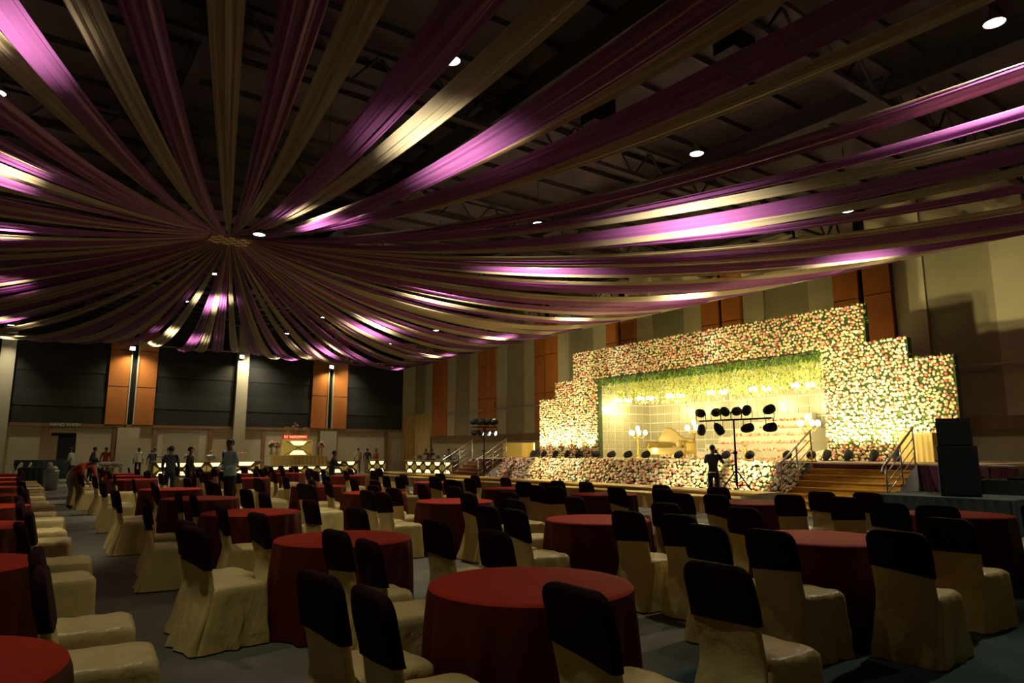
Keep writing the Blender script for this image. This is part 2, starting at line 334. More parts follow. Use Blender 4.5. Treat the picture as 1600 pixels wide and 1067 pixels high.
# ------------------------------------------------------------------ ceiling lamps
lshell = MB().lathe([(.03, .34), (.055, .32), (.06, .2), (.09, .13), (.15, .05), (.175, 0), (.168, 0), (.14, .05), (.04, .09)], n=20, c0=True, c1=True).mesh('housing', 'lamp_shell', True)
llens = MB().lathe([(.16, .012), (.13, .008), (.02, .004)], n=20).mesh('lens', 'lens', True)
lrod = MB().tube([(0, 0, .34), (0, 0, ZC - 8.76)], .012, 6).mesh('rod', 'steel_dark')
rown = ['aisle-side', 'second', 'third', 'stage-side']
for i, x in enumerate(LX):
    for j, y in enumerate(LY):
        if i == 1 and j == 0: continue
        x_, y_, z_ = (5.05, 19.6, 7.65) if (i, j) == (1, 3) else (-.4, 3.6, 8.75) if (i, j) == (0, 0) else (x, y, 8.75)
        t = thing('pendant_lamp', f'round high-bay pendant lamp, {ordinal(j + (i != 1))} from the camera in the {rown[i]} lamp row', 'lamp', (x_, y_, z_), 0, 'pendant lamps above the drapes')
        mk('housing', lshell, t); mk('lens', llens, t); mk('rod', lrod, t)
        spot('lamp_light', t, (0, 0, -.02), (0, 0, -3), P_CEIL * (.7 if j == 7 else 1) * (1.0, .9, 1.5, 1.0)[i] * (.36 if (i, j) == (0, 0) else .6 if (i, j) == (1, 3) else 1), (84, 100, 126, 100)[i], .9, WHITE, .10)
for i, (x, y) in enumerate([(11.0, 7.7), (10.8, 11.5), (23.4, 19.2), (25.0, 15.2)]):
    t = thing('ceiling_duct_box', f'black box hanging between ceiling beams, {ordinal(i + 1)} from the camera', 'duct', (x, y, 9.35), 0, 'black boxes hung in the ceiling')
    MB().box((0, 0, .35), (.7, .5, .7)).obj('body', 'black', t); MB().box((0, 0, 1.05), (.08, .08, .8)).obj('hanger', 'steel_dark', t)
    MB().box((0, -.26, .35), (.56, .03, .5)).obj('grille', 'grille', t)
# flood lamps on the far wall
for x, l in ((5.35, 'bright flood lamp on the orange panels above the doorways'), (12.1, 'bright flood lamp on the tall pale column'), (18.6, 'bright flood lamp on the orange panels behind the sign counter')):
    t = thing('wall_flood_lamp', l, 'lamp', (x, YF - .3, 7.75 if x > 15 else 8.0))
    MB().box((0, -.14, .05), (.34, .16, .26)).obj('housing', 'lamp_shell', t); MB().box((0, .08, .05), (.06, .36, .06)).obj('arm', 'lamp_shell', t)
    MB().box((0, -.226, .04), (.28, .012, .2)).obj('lens', 'lens', t)
    spot('flood_light', t, (0, -.3, .02), (0, -1.2, -3.5), P_FLOOD, 140, .7, WARM, .12)

# ------------------------------------------------------------------ tables and chairs
def rrect(x0, x1, hy, rc, n, z, amp=0, k=0, ph=0, rear=1):
    """rounded rectangle ring"""
    pts = []; q = n // 4
    for ci, (cx, cy, a0) in enumerate(((x1 - rc, hy - rc, 0), (x0 + rc, hy - rc, 90), (x0 + rc, -hy + rc, 180), (x1 - rc, -hy + rc, 270))):
        nx = ((x0 + rc, hy - rc), (x0 + rc, -hy + rc), (x1 - rc, -hy + rc), (x1 - rc, hy - rc))[ci]
        na = q // 2
        for j in range(na):
            a = R(a0 + 90 * j / na); pts.append((cx + rc * math.cos(a), cy + rc * math.sin(a)))
        ea = R(a0 + 90); sx, sy = cx + rc * math.cos(ea), cy + rc * math.sin(ea)
        tx, ty = nx[0] + rc * math.cos(ea), nx[1] + rc * math.sin(ea)
        for j in range(q - na):
            t = j / (q - na); pts.append((sx + (tx - sx) * t, sy + (ty - sy) * t))
    cx = (x0 + x1) / 2; out = []
    for i, (x, y) in enumerate(pts):
        th = math.atan2(y, x - cx); f = amp * 1.25 * (math.sin(k * th + ph) + .6 * math.sin((k * 1.7) * th + ph * 2.1)) + amp * .55 * math.sin(13 * th + 30 * z + ph)
        if math.cos(th) < -.35: f *= rear
        l = math.hypot(x - cx, y) or 1; out.append((x + (x - cx) / l * f, y + y / l * f, z))
    return out
def chair_meshes(v):
    ph = v * 1.7; s = MB(); N = 64
    lv = [(.462, -.215, .225, .215, 0), (.445, -.228, .238, .228, .001), (.40, -.235, .243, .230, .003), (.30, -.255, .248, .234, .006), (.18, -.285, .256, .240, .010), (.08, -.31, .262, .246, .014), (.012, -.325, .268, .250, .017)]
    rings = [rrect(-.10, .11, .10, .04, N, .474), rrect(-.20, .205, .195, .05, N, .472)] + [rrect(a, b, h, .055, N, z, am, 7 + v, ph, .15) for z, a, b, h, am in lv]
    rings = [[(x, y, z + (.004 * math.sin(x * 40 + ph) * math.sin(y * 30 + ph) if z > .45 else 0)) for x, y, z in r] for r in rings]
    s.loft(rings[::-1], 0, False, True)
    def back(zs, z1, off, slope):
        rr = []
        for i, z in enumerate(zs):
            hy = .222 - .018 * max(0, (z - .45) / .47) - .012 * math.sin(max(0, min(1, (z - .25) / .45)) * math.pi) + .03 * max(0, .42 - z)
            d = z - (z1 - .085)
            if d > 0: hy = hy - .085 + math.sqrt(max(0, .085 ** 2 - d * d))
            th = .030 if z < z1 - .03 else .030 * math.sqrt(max(.08, 1 - ((z - (z1 - .03)) / .03) ** 2))
            xc = -.205 - .105 * max(0, (z - .42) / .5) - .27 * max(0, .42 - z)
            r = rrect(xc - th - off, xc + th * .6 + off, hy + off, min(.024, th * .7), 44, z, .002, 5, ph)
            wv = .016 * max(0, (.42 - z) / .42)
            r = [(x - abs(wv) * .6 - wv * math.sin(y * 26 + ph * 2) - wv * .7 * math.sin(y * 47 + z * 12 + ph) - .004 * math.sin(y * 16 + z * 22 + ph) * (1 if x < xc else 0), y, zz + (slope * y if i == 0 else 0)) for x, y, zz in r]
            rr.append(r)
        return rr
    b = MB(); b.loft(back([.014, .07, .14, .22, .30, .38, .45, .52, .60, .70, .80, .85, .88, .90, .91, .915], .915, 0, 0), 0, False, True)
    c = MB(); c.loft(back([.635, .66, .72, .79, .84, .87, .895, .912, .921, .925], .925, .009, (-.08, .06, .12, -.03)[v]), 0, False, True)
    return s.mesh('seat_cover', 'seat', True), b.mesh('backrest_cover', 'seat', True), c.mesh('cap', 'cap', True)
CH = [chair_meshes(v) for v in range(4)]
def table_meshes(v):
    ph = v * 2.3; N = 108; top = MB(); rr = []
    for r, z in ((.05, .756), (.3, .756), (.54, .755), (.578, .752), (.588, .742)): rr.append([(r * math.cos(2 * math.pi * k / N), r * math.sin(2 * math.pi * k / N), z) for k in range(N)])
    top.loft(rr[::-1], 0, False, True)
    sk = MB(); rr = []
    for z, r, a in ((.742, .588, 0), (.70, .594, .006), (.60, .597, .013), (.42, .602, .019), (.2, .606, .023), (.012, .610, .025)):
        ring = []
        for k in range(N):
            th = 2 * math.pi * k / N; f = a * (math.sin(15 * th + ph) + .5 * math.sin(23 * th + 2 * ph) + .4 * math.sin(9 * th))
            ring.append(((r + f) * math.cos(th), (r + f) * math.sin(th), z))
        rr.append(ring)
    sk.loft(rr[::-1], 0, False, False)
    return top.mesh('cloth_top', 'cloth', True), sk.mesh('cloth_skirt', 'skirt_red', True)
TM = [table_meshes(v) for v in range(3)]
cols = [('stage-side row', [(9.35, 3.8), (9.1, 6.45), (8.58, 9.2), (8.35, 11.75), (8.57, 15.2), (8.58, 20.9), (7.85, 24.7), (8.4, 27.9)]),
        ('second row from stage', [(5.85, 3.5), (5.38, 5.88), (5.55, 9.3), (5.48, 12.1), (5.5, 15.1), (5.45, 20.7), (6.15, 24.7), (5.95, 27.9)]),
        ('third row from stage', [(2.47, 3.28), (2.40, 5.92), (2.45, 9.07), (2.48, 12.25), (2.6, 15.6), (2.63, 21.5), (2.8, 24.8), (2.85, 27.6)]),
        ('row beyond the aisle', [(-.36, 3.2), (-.38, 6.05), (-.38, 9.05), (-.38, 12.2), (-.38, 15.3), (-.38, 18.5), (-.38, 21.9), (-.38, 25.3), (-.38, 28.7)])]
meas = [(1.33, 2.82), (1.32, 3.33), (1.32, 6.04), (1.42, 9.71), (1.43, 12.66), (2.02, 2.38), (3.03, 2.40), (2.92, 4.32), (1.93, 4.33), (2.9, 5.27), (1.97, 5.41), (4.29, 5.77), (4.33, 6.26),
        (1.91, 6.83), (2.91, 6.85), (1.87, 8.12), (2.9, 8.38), (4.43, 9.24), (4.44, 9.84), (1.94, 10.12), (2.93, 11.22), (1.92, 10.93), (4.37, 12.14), (3.02, 13.56), (3.09, 15.05), (2.13, 15.0), (1.52, 16.1),
        (5.31, 2.64), (6.69, 2.8), (4.61, 3.22), (4.51, 3.62), (5.03, 4.4), (6.24, 4.58), (4.94, 5.36), (6.04, 5.49), (5.91, 6.88), (5.03, 7.0), (5.91, 8.38), (5.22, 8.6), (7.36, 9.05), (7.4, 9.55),
        (4.9, 10.1), (6.02, 10.13), (6.03, 11.26), (5.05, 11.37), (7.47, 11.92), (7.48, 12.51), (5.91, 13.04), (5.03, 13.3), (5.95, 14.22), (7.37, 14.85), (7.49, 15.57), (4.45, 15.4), (6.02, 16.08), (5.13, 16.3),
        (9.21, 3.05), (8.31, 3.53), (8.18, 3.97), (8.69, 4.82), (9.88, 5.3), (8.56, 5.75), (10.01, 6.08), (7.74, 6.15), (7.64, 6.57), (8.24, 7.5), (9.46, 7.4), (8.0, 8.3), (9.2, 8.4), (8.95, 10.1), (8.07, 10.2),
        (8.0, 11.0), (8.9, 10.9), (7.93, 12.8), (8.95, 12.8), (7.97, 14.3), (9.1, 14.3), (8.08, 16.1), (9.2, 16.2)]
free = set(range(len(meas)))
SL = [(-1.1, -.28, 'behind it, camera-end one'), (-1.1, .3, 'behind it, farther one'), (-.52, -.92, 'camera-end pair, rear one'), (.48, -.92, 'camera-end pair, stage-side one'),
      (-.52, 1.0, 'far-end pair, rear one'), (.48, 1.02, 'far-end pair, stage-side one')]
ci = 0
def chair(bx, by, rz, label, v):
    # bx,by: centre of the top of the backrest
    x, y = bx + .305 * math.cos(rz), by + .305 * math.sin(rz)
    t = thing('banquet_chair', label, 'chair', (x, y, 0), rz, 'cream-covered banquet chairs with maroon caps')
    a, b, c = CH[v]; mk('seat_cover', a, t); mk('backrest_cover', b, t); mk('cap', c, t)
spots = []
for cn, (nm, tabs) in enumerate(cols):
    for ti, (tx, ty) in enumerate(tabs):
        t = thing('round_table', f'round table in red cloth, {ordinal(ti + 1)} from the camera in the {nm}', 'table', (tx, ty, 0), random.uniform(0, 6), 'round tables in red cloths')
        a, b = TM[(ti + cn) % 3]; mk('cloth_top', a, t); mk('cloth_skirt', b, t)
        for si, (dx, dy, sn) in enumerate(SL):
            if cn == 3 and (dx < .4 or (ti == 0 and dy < 0)): continue
            px, py = tx + dx, ty + dy; best = min(free, key=lambda i: math.hypot(meas[i][0] - px, meas[i][1] - py), default=None)
            rz = R(random.uniform(-7, 7)); jx, jy = random.uniform(-.05, .05), random.uniform(-.07, .07)
            if best is not None and math.hypot(meas[best][0] - px, meas[best][1] - py) < .62: px, py = meas[best]; free.discard(best)
            else: px, py = px + jx, py + jy
            if cn == 2 and ti == 1 and si == 0: rz = R(12)
            spots.append([px, py, rz, f'maroon-capped chair at {ordinal(ti + 1)} table from camera in {nm}, {sn}'])
for k, l in (((1.55, 19.6), 'cream chair standing in the aisle just before the stooping man'), ((1.30, 23.6), 'cream chair in the aisle behind the stooping man'), ((10.23, 22.25), 'chair set apart from the tables beside the tan carpet platform')):
    spots.append([k[0], k[1], R(random.uniform(-5, 5)), l])
TT = [p for _, tabs in cols for p in tabs]; HX, HY = .305, .258      # keep seats clear of tables and of each other
for it in range(60):
    for i, p in enumerate(spots):
        cx, cy = p[0] + .27, p[1]
        for tx, ty in TT:
            qx, qy = max(cx - HX, min(tx, cx + HX)), max(cy - HY, min(ty, cy + HY)); d = math.hypot(qx - tx, qy - ty)
            if d < .662:
                vx, vy = (qx - tx, qy - ty) if d > .05 else (cx - tx, cy - ty); l_ = math.hypot(vx, vy); p[0] += vx / l_ * (.662 - d) * .6; p[1] += vy / l_ * (.662 - d) * .6; cx, cy = p[0] + .27, p[1]
        for q in spots[:i]:
            ox, oy = 2 * HX - abs(q[0] - p[0]), 2 * HY - abs(q[1] - p[1])
            if ox > 0 and oy > 0:
                if oy < ox: s_ = .3 * oy * (1 if p[1] > q[1] else -1); p[1] += s_; q[1] -= s_
                else: s_ = .3 * ox * (1 if p[0] > q[0] else -1); p[0] += s_; q[0] -= s_
for i, (x, y, rz, l) in enumerate(spots): chair(x, y, rz, l, i % 4)

# ------------------------------------------------------------------ flowers
def rose_base():
    V = []; 
    for k in range(8): V.append((math.cos(k * .785) * (1 if k % 2 else .8), math.sin(k * .785) * (1 if k % 2 else .8), 0))
    for k in range(8): V.append((math.cos(k * .785 + .39) * .78, math.sin(k * .785 + .39) * .78, .48))
    for k in range(8): V.append((math.cos(k * .785) * .42, math.sin(k * .785) * .42, .72 if k % 2 else .6))
    V.append((0, 0, .5)); T = []
    for l in (0, 8):
        for k in range(8):
            k2 = (k + 1) % 8; T += [(l + k, l + k2, l + 8 + k), (l + k2, l + 8 + k2, l + 8 + k)]
    for k in range(8): T.append((16 + k, 16 + (k + 1) % 8, 24))
    return np.array(V), np.array(T)
RV, RT = rose_base()
def frames(N):
    N = N / np.linalg.norm(N, axis=1)[:, None]; a = np.cross(N, np.array([.13, .27, .95])); a /= np.linalg.norm(a, axis=1)[:, None]; b = np.cross(N, a)
    th = NP.rand(len(N)) * 6.28; c, s = np.cos(th)[:, None], np.sin(th)[:, None]; return a * c + b * s, b * c - a * s, N
PET = ['f_cream', 'f_white', 'f_peach', 'f_pink', 'f_red']
def blossoms(P, N, r, probs, name, parent, keep=0, origin=(0, 0, 0)):
    n = len(P); U, W, N = frames(N + NP.randn(n, 3) * .22); mi = NP.choice(5, n, p=probs); P = P - np.array(origin)
    order = np.argsort(np.hypot(*(P + np.array(origin))[:, :2].T))     # nearest to the camera position first
    big = set(order[:keep].tolist())
    rest = np.array([i for i in range(n) if i not in big])
    if len(rest):
        V = P[rest][:, None] + r[rest][:, None, None] * (RV[None, :, 0:1] * U[rest][:, None] + RV[None, :, 1:2] * W[rest][:, None] + RV[None, :, 2:3] * N[rest][:, None])
        T = RT[None] + (np.arange(len(rest)) * len(RV))[:, None, None]
        o = mk(name, np_mesh(name, V.reshape(-1, 3), T.reshape(-1, 3), np.repeat(mi[rest], len(RT)), PET, True), parent); o['kind'] = 'stuff'
    for i in big:
        mt = Matrix((U[i] * r[i], W[i] * r[i], N[i] * r[i])).transposed().to_4x4(); mt.translation = P[i]
        o = mk('rose', ROSE[mi[i]], parent); o.matrix_local = mt
ROSE = [np_mesh('rose', RV, RT, np.zeros(len(RT)), [p], True) for p in PET]
def leaves(P, N, L, wd, mats, probs, name, parent, up=None):
    n = len(P); U, W, N = frames(N)
    D = U if up is None else up; S = np.cross(N, D); S /= np.linalg.norm(S, axis=1)[:, None] + 1e-9
    q = np.stack([P, P + D * L[:, None] * .5 + S * wd[:, None] + N * .01, P + D * L[:, None], P + D * L[:, None] * .5 - S * wd[:, None] + N * .01], 1)
    T = np.array([[0, 1, 2], [0, 2, 3]])[None] + (np.arange(n) * 4)[:, None, None]
    o = mk(name, np_mesh(name, q.reshape(-1, 3), T.reshape(-1, 3), np.repeat(NP.choice(len(mats), n, p=probs), 2), mats), parent); o['kind'] = 'stuff'; return o
def jgrid(a0, a1, b0, b1, s):
    na, nb = max(1, int(round((a1 - a0) / s))), max(1, int(round((b1 - b0) / s)))
    A, B = np.meshgrid((np.arange(na) + .5) / na * (a1 - a0) + a0, (np.arange(nb) + .5) / nb * (b1 - b0) + b0)
    A = A + (np.arange(nb) % 2)[:, None] * s * .5
    A, B = A.ravel() + NP.uniform(-.35, .35, A.size) * s, B.ravel() + NP.uniform(-.35, .35, B.size) * s
    return np.clip(A, a0 + .02, a1 - .02), np.clip(B, b0 + .02, b1 - .02)

XW = 22.0; ZS = 1.2
fwall = thing('flower_wall', 'stepped stage wall covered in cream, peach and red roses around a wide opening', 'flower wall', (XW, 18.4, ZS))
O = (XW, 18.4, ZS)
rects = [(26.97, 28.28, ZS, 4.15), (25.55, 26.97, ZS, 4.97), (23.85, 25.55, ZS, 6.3), (12.65, 23.85, 4.92, 6.3), (11.1, 12.65, ZS, 6.3), (9.85, 11.1, ZS, 5.0), (8.6, 9.85, ZS, 4.33)]
PP = []
for y0, y1, z0, z1 in rects:
    MB().box((.12, (y0 + y1) / 2 - O[1], (z0 + z1) / 2 - ZS), (.24, y1 - y0, z1 - z0)).obj('backing_panel', 'green', fwall)
    y, z = jgrid(y0, y1, z0, z1, .104); PP.append(np.stack([np.full(len(y), XW - .03), y, z], 1))
PP = np.concatenate(PP); PP = PP[NP.rand(len(PP)) > .05]
blossoms(PP, np.tile([-1., 0, 0], (len(PP), 1)), NP.uniform(.044, .064, len(PP)), [.38, .10, .25, .15, .12], 'blossoms', fwall, 300, O)
LP = []
for y0, y1, z0, z1 in rects:
    m_ = int((y1 - y0) * (z1 - z0) * 48); LP.append(np.stack([np.full(m_, XW - .02), NP.uniform(y0 - .06, y1 + .06, m_), NP.uniform(z0, z1 + .05, m_)], 1))
LP = np.concatenate(LP)
leaves(LP - np.array(O), np.tile([-1., 0, 0], (len(LP), 1)) + NP.randn(len(LP), 3) * .5, NP.uniform(.07, .15, len(LP)), NP.uniform(.015, .03, len(LP)), ['leaf', 'leaf_lt'], [.75, .25], 'leaves', fwall)

# ------------------------------------------------------------------ stage
XS = 17.5
st = thing('stage_platform', 'raised stage platform with pale carpeted deck and plum pleated edge', 'stage', (21.6, 18.5, 0))
MB().box((0, -1.2, ZS - .04), (8.2, 21.0, .08)).obj('deck', 'deck', st); MB().box((1.45, 10.4, ZS - .04), (5.3, 2.2, .08)).obj('deck', 'deck', st); MB().box((.15, -1.2, (ZS - .08) / 2), (7.8, 20.8, ZS - .08)).obj('base', 'wood', st); MB().box((1.5, 10.3, (ZS - .08) / 2), (5.1, 2.2, ZS - .08)).obj('base', 'wood', st)
sk = MB(); skirt_panel(sk, [(XS - 21.6 - .02, 27.8 - 18.5), (XS - 21.6 - .02, 6.8 - 18.5), (4.0, 6.78 - 18.5)], .02, ZS - .03, .025, 14); sk.obj('skirt', 'plum', st, True)
# floral slope in front
fs = thing('flower_slope', 'bank of cream, peach and red roses sloping down from the stage front', 'flower bank', (16.6, 17.7, 0))
y, tt = jgrid(10.6, 24.85, 0, 1.45, .112); tt = tt / 1.45; XF0 = 16.62
px = XF0 + (XS - .16 - XF0) * tt; pz = .05 + (ZS + .02 - .05) * tt; nn = np.array([-(ZS - .05), 0, (XS - XF0)]); nn = nn / np.linalg.norm(nn)
edge = np.where(y > 24.2, (y - 24.2) * 1.2, 0); ok = tt > edge * 0
P = np.stack([px, y, pz], 1) + nn * (.03 + .04 * NP.rand(len(px)))[:, None]
MB().add([(XF0 - 16.6, -7.15, 0), (XF0 - 16.6, 7.15, 0), (XS - 16.70, 7.15, ZS), (XS - 16.70, -7.15, ZS), (XS - 16.70, -7.15, 0), (XS - 16.70, 7.15, 0)], [(0, 3, 2, 1), (0, 1, 5, 4), (0, 4, 3), (1, 2, 5), (2, 3, 4, 5)]).obj('backing', 'green', fs)
blossoms(P, np.tile(nn, (len(P), 1)), NP.uniform(.05, .072, len(P)), [.34, .18, .26, .14, .08], 'blossoms', fs, 300, (16.6, 17.7, 0))
m_ = 1500; ty_ = NP.uniform(10.6, 24.85, m_); t_ = NP.rand(m_) ** 1.6
leaves(np.stack([XF0 + (XS - XF0) * t_ - 16.6, ty_ - 17.7, .05 + 1.15 * t_], 1) + nn * .06, np.tile(nn, (m_, 1)) + NP.randn(m_, 3) * .5, NP.uniform(.08, .16, m_), NP.uniform(.018, .035, m_), ['leaf', 'leaf_lt'], [.7, .3], 'leaves', fs)
# low tan tiers in front
ap = thing('front_tiers', 'two low tan cloth-covered tiers running along the foot of the stage', 'platform', (14.8, 21.4, 0))
MB().box((.35, .1, .235), (.9, 22.4, .47)).obj('upper_tier', 'tan', ap); MB().box((-.45, .1, .19), (.75, 22.4, .38)).obj('lower_tier', 'tan', ap)
MB().box((.33, .1, .478), (.98, 22.4, .035)).obj('upper_edge', 'gold_cloth', ap); MB().box((-.47, .1, .388), (.82, 22.4, .03)).obj('lower_edge', 'gold_cloth', ap)
s2 = MB(); skirt_panel(s2, [(-.85, 11.3), (-.85, -11.1)], .012, .37, .03, 8); s2.obj('skirt', 'tan', ap, True)
s3 = MB(); skirt_panel(s3, [(-.85, -11.12), (.85, -11.12)], .012, .47, .02, 9); s3.obj('end_skirt', 'white_cloth', ap, True)

def stairs(y0, y1, m, label, side):
    t = thing('stage_stairs', label, 'stairs', (XS, (y0 + y1) / 2, 0)); n = 8; rise = ZS / n; w_ = y1 - y0
    for i in range(1, n):
        z = ZS - i * rise; x1 = -.262 * (i - 1) - .04; MB().box(((x1 - .262 + x1) / 2, 0, z / 2), (.262, w_, z)).box((x1 - .14, 0, z - .012), (.285, w_ + .01, .028)).obj('step', m, t)
    for s_ in (-1, 1):
        v = []
        for i in range(12):
            f = i / 11; v.append((-1.84 * f, s_ * (w_ / 2 + .03 + .02 * math.sin(i * 2.1)), ZS * (1 - f) * 1.0 + .03))
        rings = [v, [(x - .02 * math.sin(k * 1.9), yy + s_ * (.06 + .04 * math.sin(k * 1.3)), .01 + zz * .35) for k, (x, yy, zz) in enumerate(v)], [(x, yy + s_ * (.10 + .04 * math.sin(k * 1.3)), .01) for k, (x, yy, zz) in enumerate(v)]]
        MB().loft(rings, 0, False, False, closed=False).obj('side_cloth', 'white_cloth', t, True)
def railing(y, label):
    t = thing('stair_railing', label, 'railing', (XS, y, 0)); sl = .15 / .262
    def zt(x): return ZS + x * sl
    xs = (-.05, -.75, -1.5)
    for x in xs: MB().tube([(x, 0, max(.02, zt(x) - .2)), (x, 0, zt(x) + .86)], .022, 8).obj('post', 'chrome', t, True)
    MB().tube([(-.02, 0, zt(-.02) + .88), (-1.62, 0, zt(-1.62) + .86), (-1.68, 0, zt(-1.68) + .80), (-1.64, 0, zt(-1.64) + .76)], .028, 8).obj('handrail', 'chrome', t, True)
    for h in (.22, .43, .65): MB().tube([(-.05, 0, zt(-.05) + h), (-1.5, 0, zt(-1.5) + h)], .014, 6).obj('rail', 'chrome', t, True)
stairs(7.9, 10.5, 'stair', 'ochre carpeted stage stairs with pale cloth sides beside the speaker stack', 1)
stairs(24.95, 27.7, 'stair_l', 'brown carpeted stage stairs at the buffet end of the stage', -1)
railing(10.52, 'steel railing between the rose bank and the ochre stairs'); railing(7.88, 'steel railing of the ochre stairs on the speaker side')
railing(24.92, 'steel railing of the brown stairs next to the rose bank'); railing(27.7, 'steel railing of the brown stairs on the buffet side')

# alcove behind the opening: tiled backdrop
bd = thing('tiled_backdrop', 'pale tiled backdrop with bright ribs lining the stage opening', 'backdrop', (25.5, 18.2, ZS))
cw, chh = .46, .41; tile = MB().box((0, 0, 0), (.03, cw - .035, chh - .035)).mesh('tile', 'tile'); tile_s = MB().box((0, 0, 0), (cw - .035, .03, chh - .035)).mesh('tile', 'tile')
MB().box((.03, 0, 1.9), (.04, 11.4, 3.8)).obj('back_panel', 'rib', bd)
MB().box((-1.6, 5.72, 1.9), (3.3, .04, 3.8)).obj('side_panel', 'rib', bd); MB().box((-1.6, -5.72, 1.9), (3.3, .04, 3.8)).obj('side_panel', 'rib', bd)
for j in range(9):
    for i in range(24): mk('tile', tile, bd, (0, -5.5 + i * .475, .22 + j * .42))
    for i in range(7): mk('tile', tile_s, bd, (-.26 - i * .475, 5.69, .22 + j * .42))
# hanging greenery
hg = thing('hanging_garland', 'thick fringe of yellow-green hanging vines along the top of the stage opening', 'garland', (23.0, 18.2, 4.85))
nS = 620; sy = NP.uniform(-5.55, 5.55, nS); sx = NP.uniform(-.85, 1.3, nS) ; sl_ = NP.uniform(.6, 1.3, nS) * (1 - .12 * np.abs(sy) / 5.5); nl = 15
F = np.repeat(np.arange(nS), nl); fr_ = np.tile((np.arange(nl) + .5) / nl, nS)
Pl = np.stack([sx[F] + NP.randn(len(F)) * .02, sy[F] + NP.randn(len(F)) * .02, -fr_ * sl_[F]], 1)
upv = np.stack([NP.randn(len(F)) * .45, NP.randn(len(F)) * .45, -np.ones(len(F))], 1); upv /= np.linalg.norm(upv, axis=1)[:, None]
g_ = leaves(Pl, np.tile([-1., 0, 0], (len(F), 1)) + NP.randn(len(F), 3) * .4, NP.uniform(.09, .15, len(F)), NP.uniform(.02, .035, len(F)), ['leaf_yel', 'leaf_lt', 'leaf', 'f_white'], [.62, .17, .03, .18], 'vines', hg, upv)
m_ = 1500; Pl = np.stack([NP.uniform(-1.08, -.85, m_), NP.uniform(-5.6, 5.6, m_), NP.uniform(-.22, .06, m_)], 1); upv = np.stack([-.4 * np.ones(m_), NP.randn(m_) * .4, -np.ones(m_)], 1); upv /= np.linalg.norm(upv, axis=1)[:, None]
leaves(Pl, np.tile([-1., 0, 0.3], (m_, 1)), NP.uniform(.10, .2, m_), NP.uniform(.02, .035, m_), ['leaf', 'leaf_lt'], [.65, .35], 'top_leaves', hg, upv)
for q in range(23): MB().box((.15, -5.5 + q * .5, .02), (2.4, .03, .03)).obj('lattice_bar', 'steel_dark', hg)
for q in range(5): MB().box((-.95 + q * .55, 0, .05), (.03, 11.1, .03)).obj('lattice_bar', 'steel_dark', hg)
# tiers of white steps with flowers
ts = thing('flower_steps', 'wide white steps edged with rows of roses at the back of the stage', 'steps', (24.2, 16.6, ZS))
for i in range(6):
    w_ = 5.4 - i * .62; x0 = -1.0 + i * .36; z = .30 * (i + 1); yc = -.12 * i + .1
    MB().box(((x0 + 1.1) / 2, yc, z - .15), (1.1 - x0, w_, .30)).obj('step', 'white', ts)
    n_ = int(w_ / .1) * 4; P = np.stack([np.full(n_, x0 + .02) + NP.uniform(-.05, .08, n_), NP.uniform(-w_ / 2, w_ / 2, n_) + yc, np.full(n_, z - .26) + NP.uniform(-.04, .07, n_)], 1) - np.array([.05, 0, 0])
    blossoms(P + np.array([24.2, 16.6, ZS]), np.tile([-1., 0, .4], (n_, 1)), NP.uniform(.045, .065, n_), [.25, .05, .35, .2, .15], 'blossom_row', ts, 0, (24.2, 16.6, ZS))
for yy, zz, l in ((20.4, .25, 'low heap of roses on the stage floor beside the gold sofa'), (13.3, .28, 'low heap of roses at the foot of the tall candelabra')):
    t = thing('rose_heap', l, 'flowers', (23.2, yy, ZS)); n_ = 260
    MB().ball((0, 0, .05), .4, 12, 0, (1, 1.6, .6)).obj('mound', 'green', t, True)
    d_ = NP.randn(n_, 3); d_[:, 2] = np.abs(d_[:, 2]); d_ /= np.linalg.norm(d_, axis=1)[:, None]
    blossoms(d_ * np.array([.42, .68, .30]) + np.array([23.2, yy, ZS + .03]), d_, NP.uniform(.045, .06, n_), [.3, .2, .3, .12, .08], 'blossoms', t, 0, (23.2, yy, ZS))

# sofa
so = thing('stage_sofa', 'gold carved sofa with a high curved back on the stage', 'sofa', (19.3, 17.1, ZS), R(180))
MB().box((0, 0, .36), (.62, 1.75, .14)).obj('seat', 'sofa', so); MB().box((0, 0, .25), (.64, 1.8, .08)).obj('apron', 'gold', so)
prof = [(-.9, .62), (-.82, .72), (-.7, .75), (-.55, .72), (-.35, .78), (-.15, .9), (0, 1.02), (.15, 1.10), (.32, 1.14), (.48, 1.10), (.6, .98), (.72, .78), (.9, .62)]
prof = [(-y_, z_) for y_, z_ in prof][::-1]
b_ = MB(); ring = [(-.30, y_, z_) for y_, z_ in prof] + [(-.30, .9, .3), (-.30, -.9, .3)]; ring2 = [(-.22, y_, z_) for _, y_, z_ in ring]
b_.loft([ring, ring2]); b_.obj('backrest', 'sofa', so)
MB().tube([(-.26, y_, z_ + .02) for y_, z_ in prof], .03, 8).obj('carved_crest', 'gold', so, True)
for s_ in (-1, 1):
    MB().tube([(-.28, s_ * .88, .62), (0, s_ * .9, .66), (.25, s_ * .9, .64), (.34, s_ * .9, .56), (.28, s_ * .9, .46), (.3, s_ * .88, .3)], .04, 8).obj('arm', 'gold', so, True)
    MB().box((-.02, s_ * .88, .48), (.5, .05, .26)).obj('arm_panel', 'sofa', so)
    for x in (-.26, .27): MB().tube([(x, s_ * .84, .24), (x * 1.12, s_ * .88, .14), (x * 1.0, s_ * .85, .04), (x * 1.2, s_ * .87, .005)], [.04, .035, .022, .03], 8).obj('leg', 'gold', so, True)
MB().ball((-.12, .35, .56), .2, 10, 0, (.5, 1, .85)).obj('cushion', 'gold_cloth', so, True)

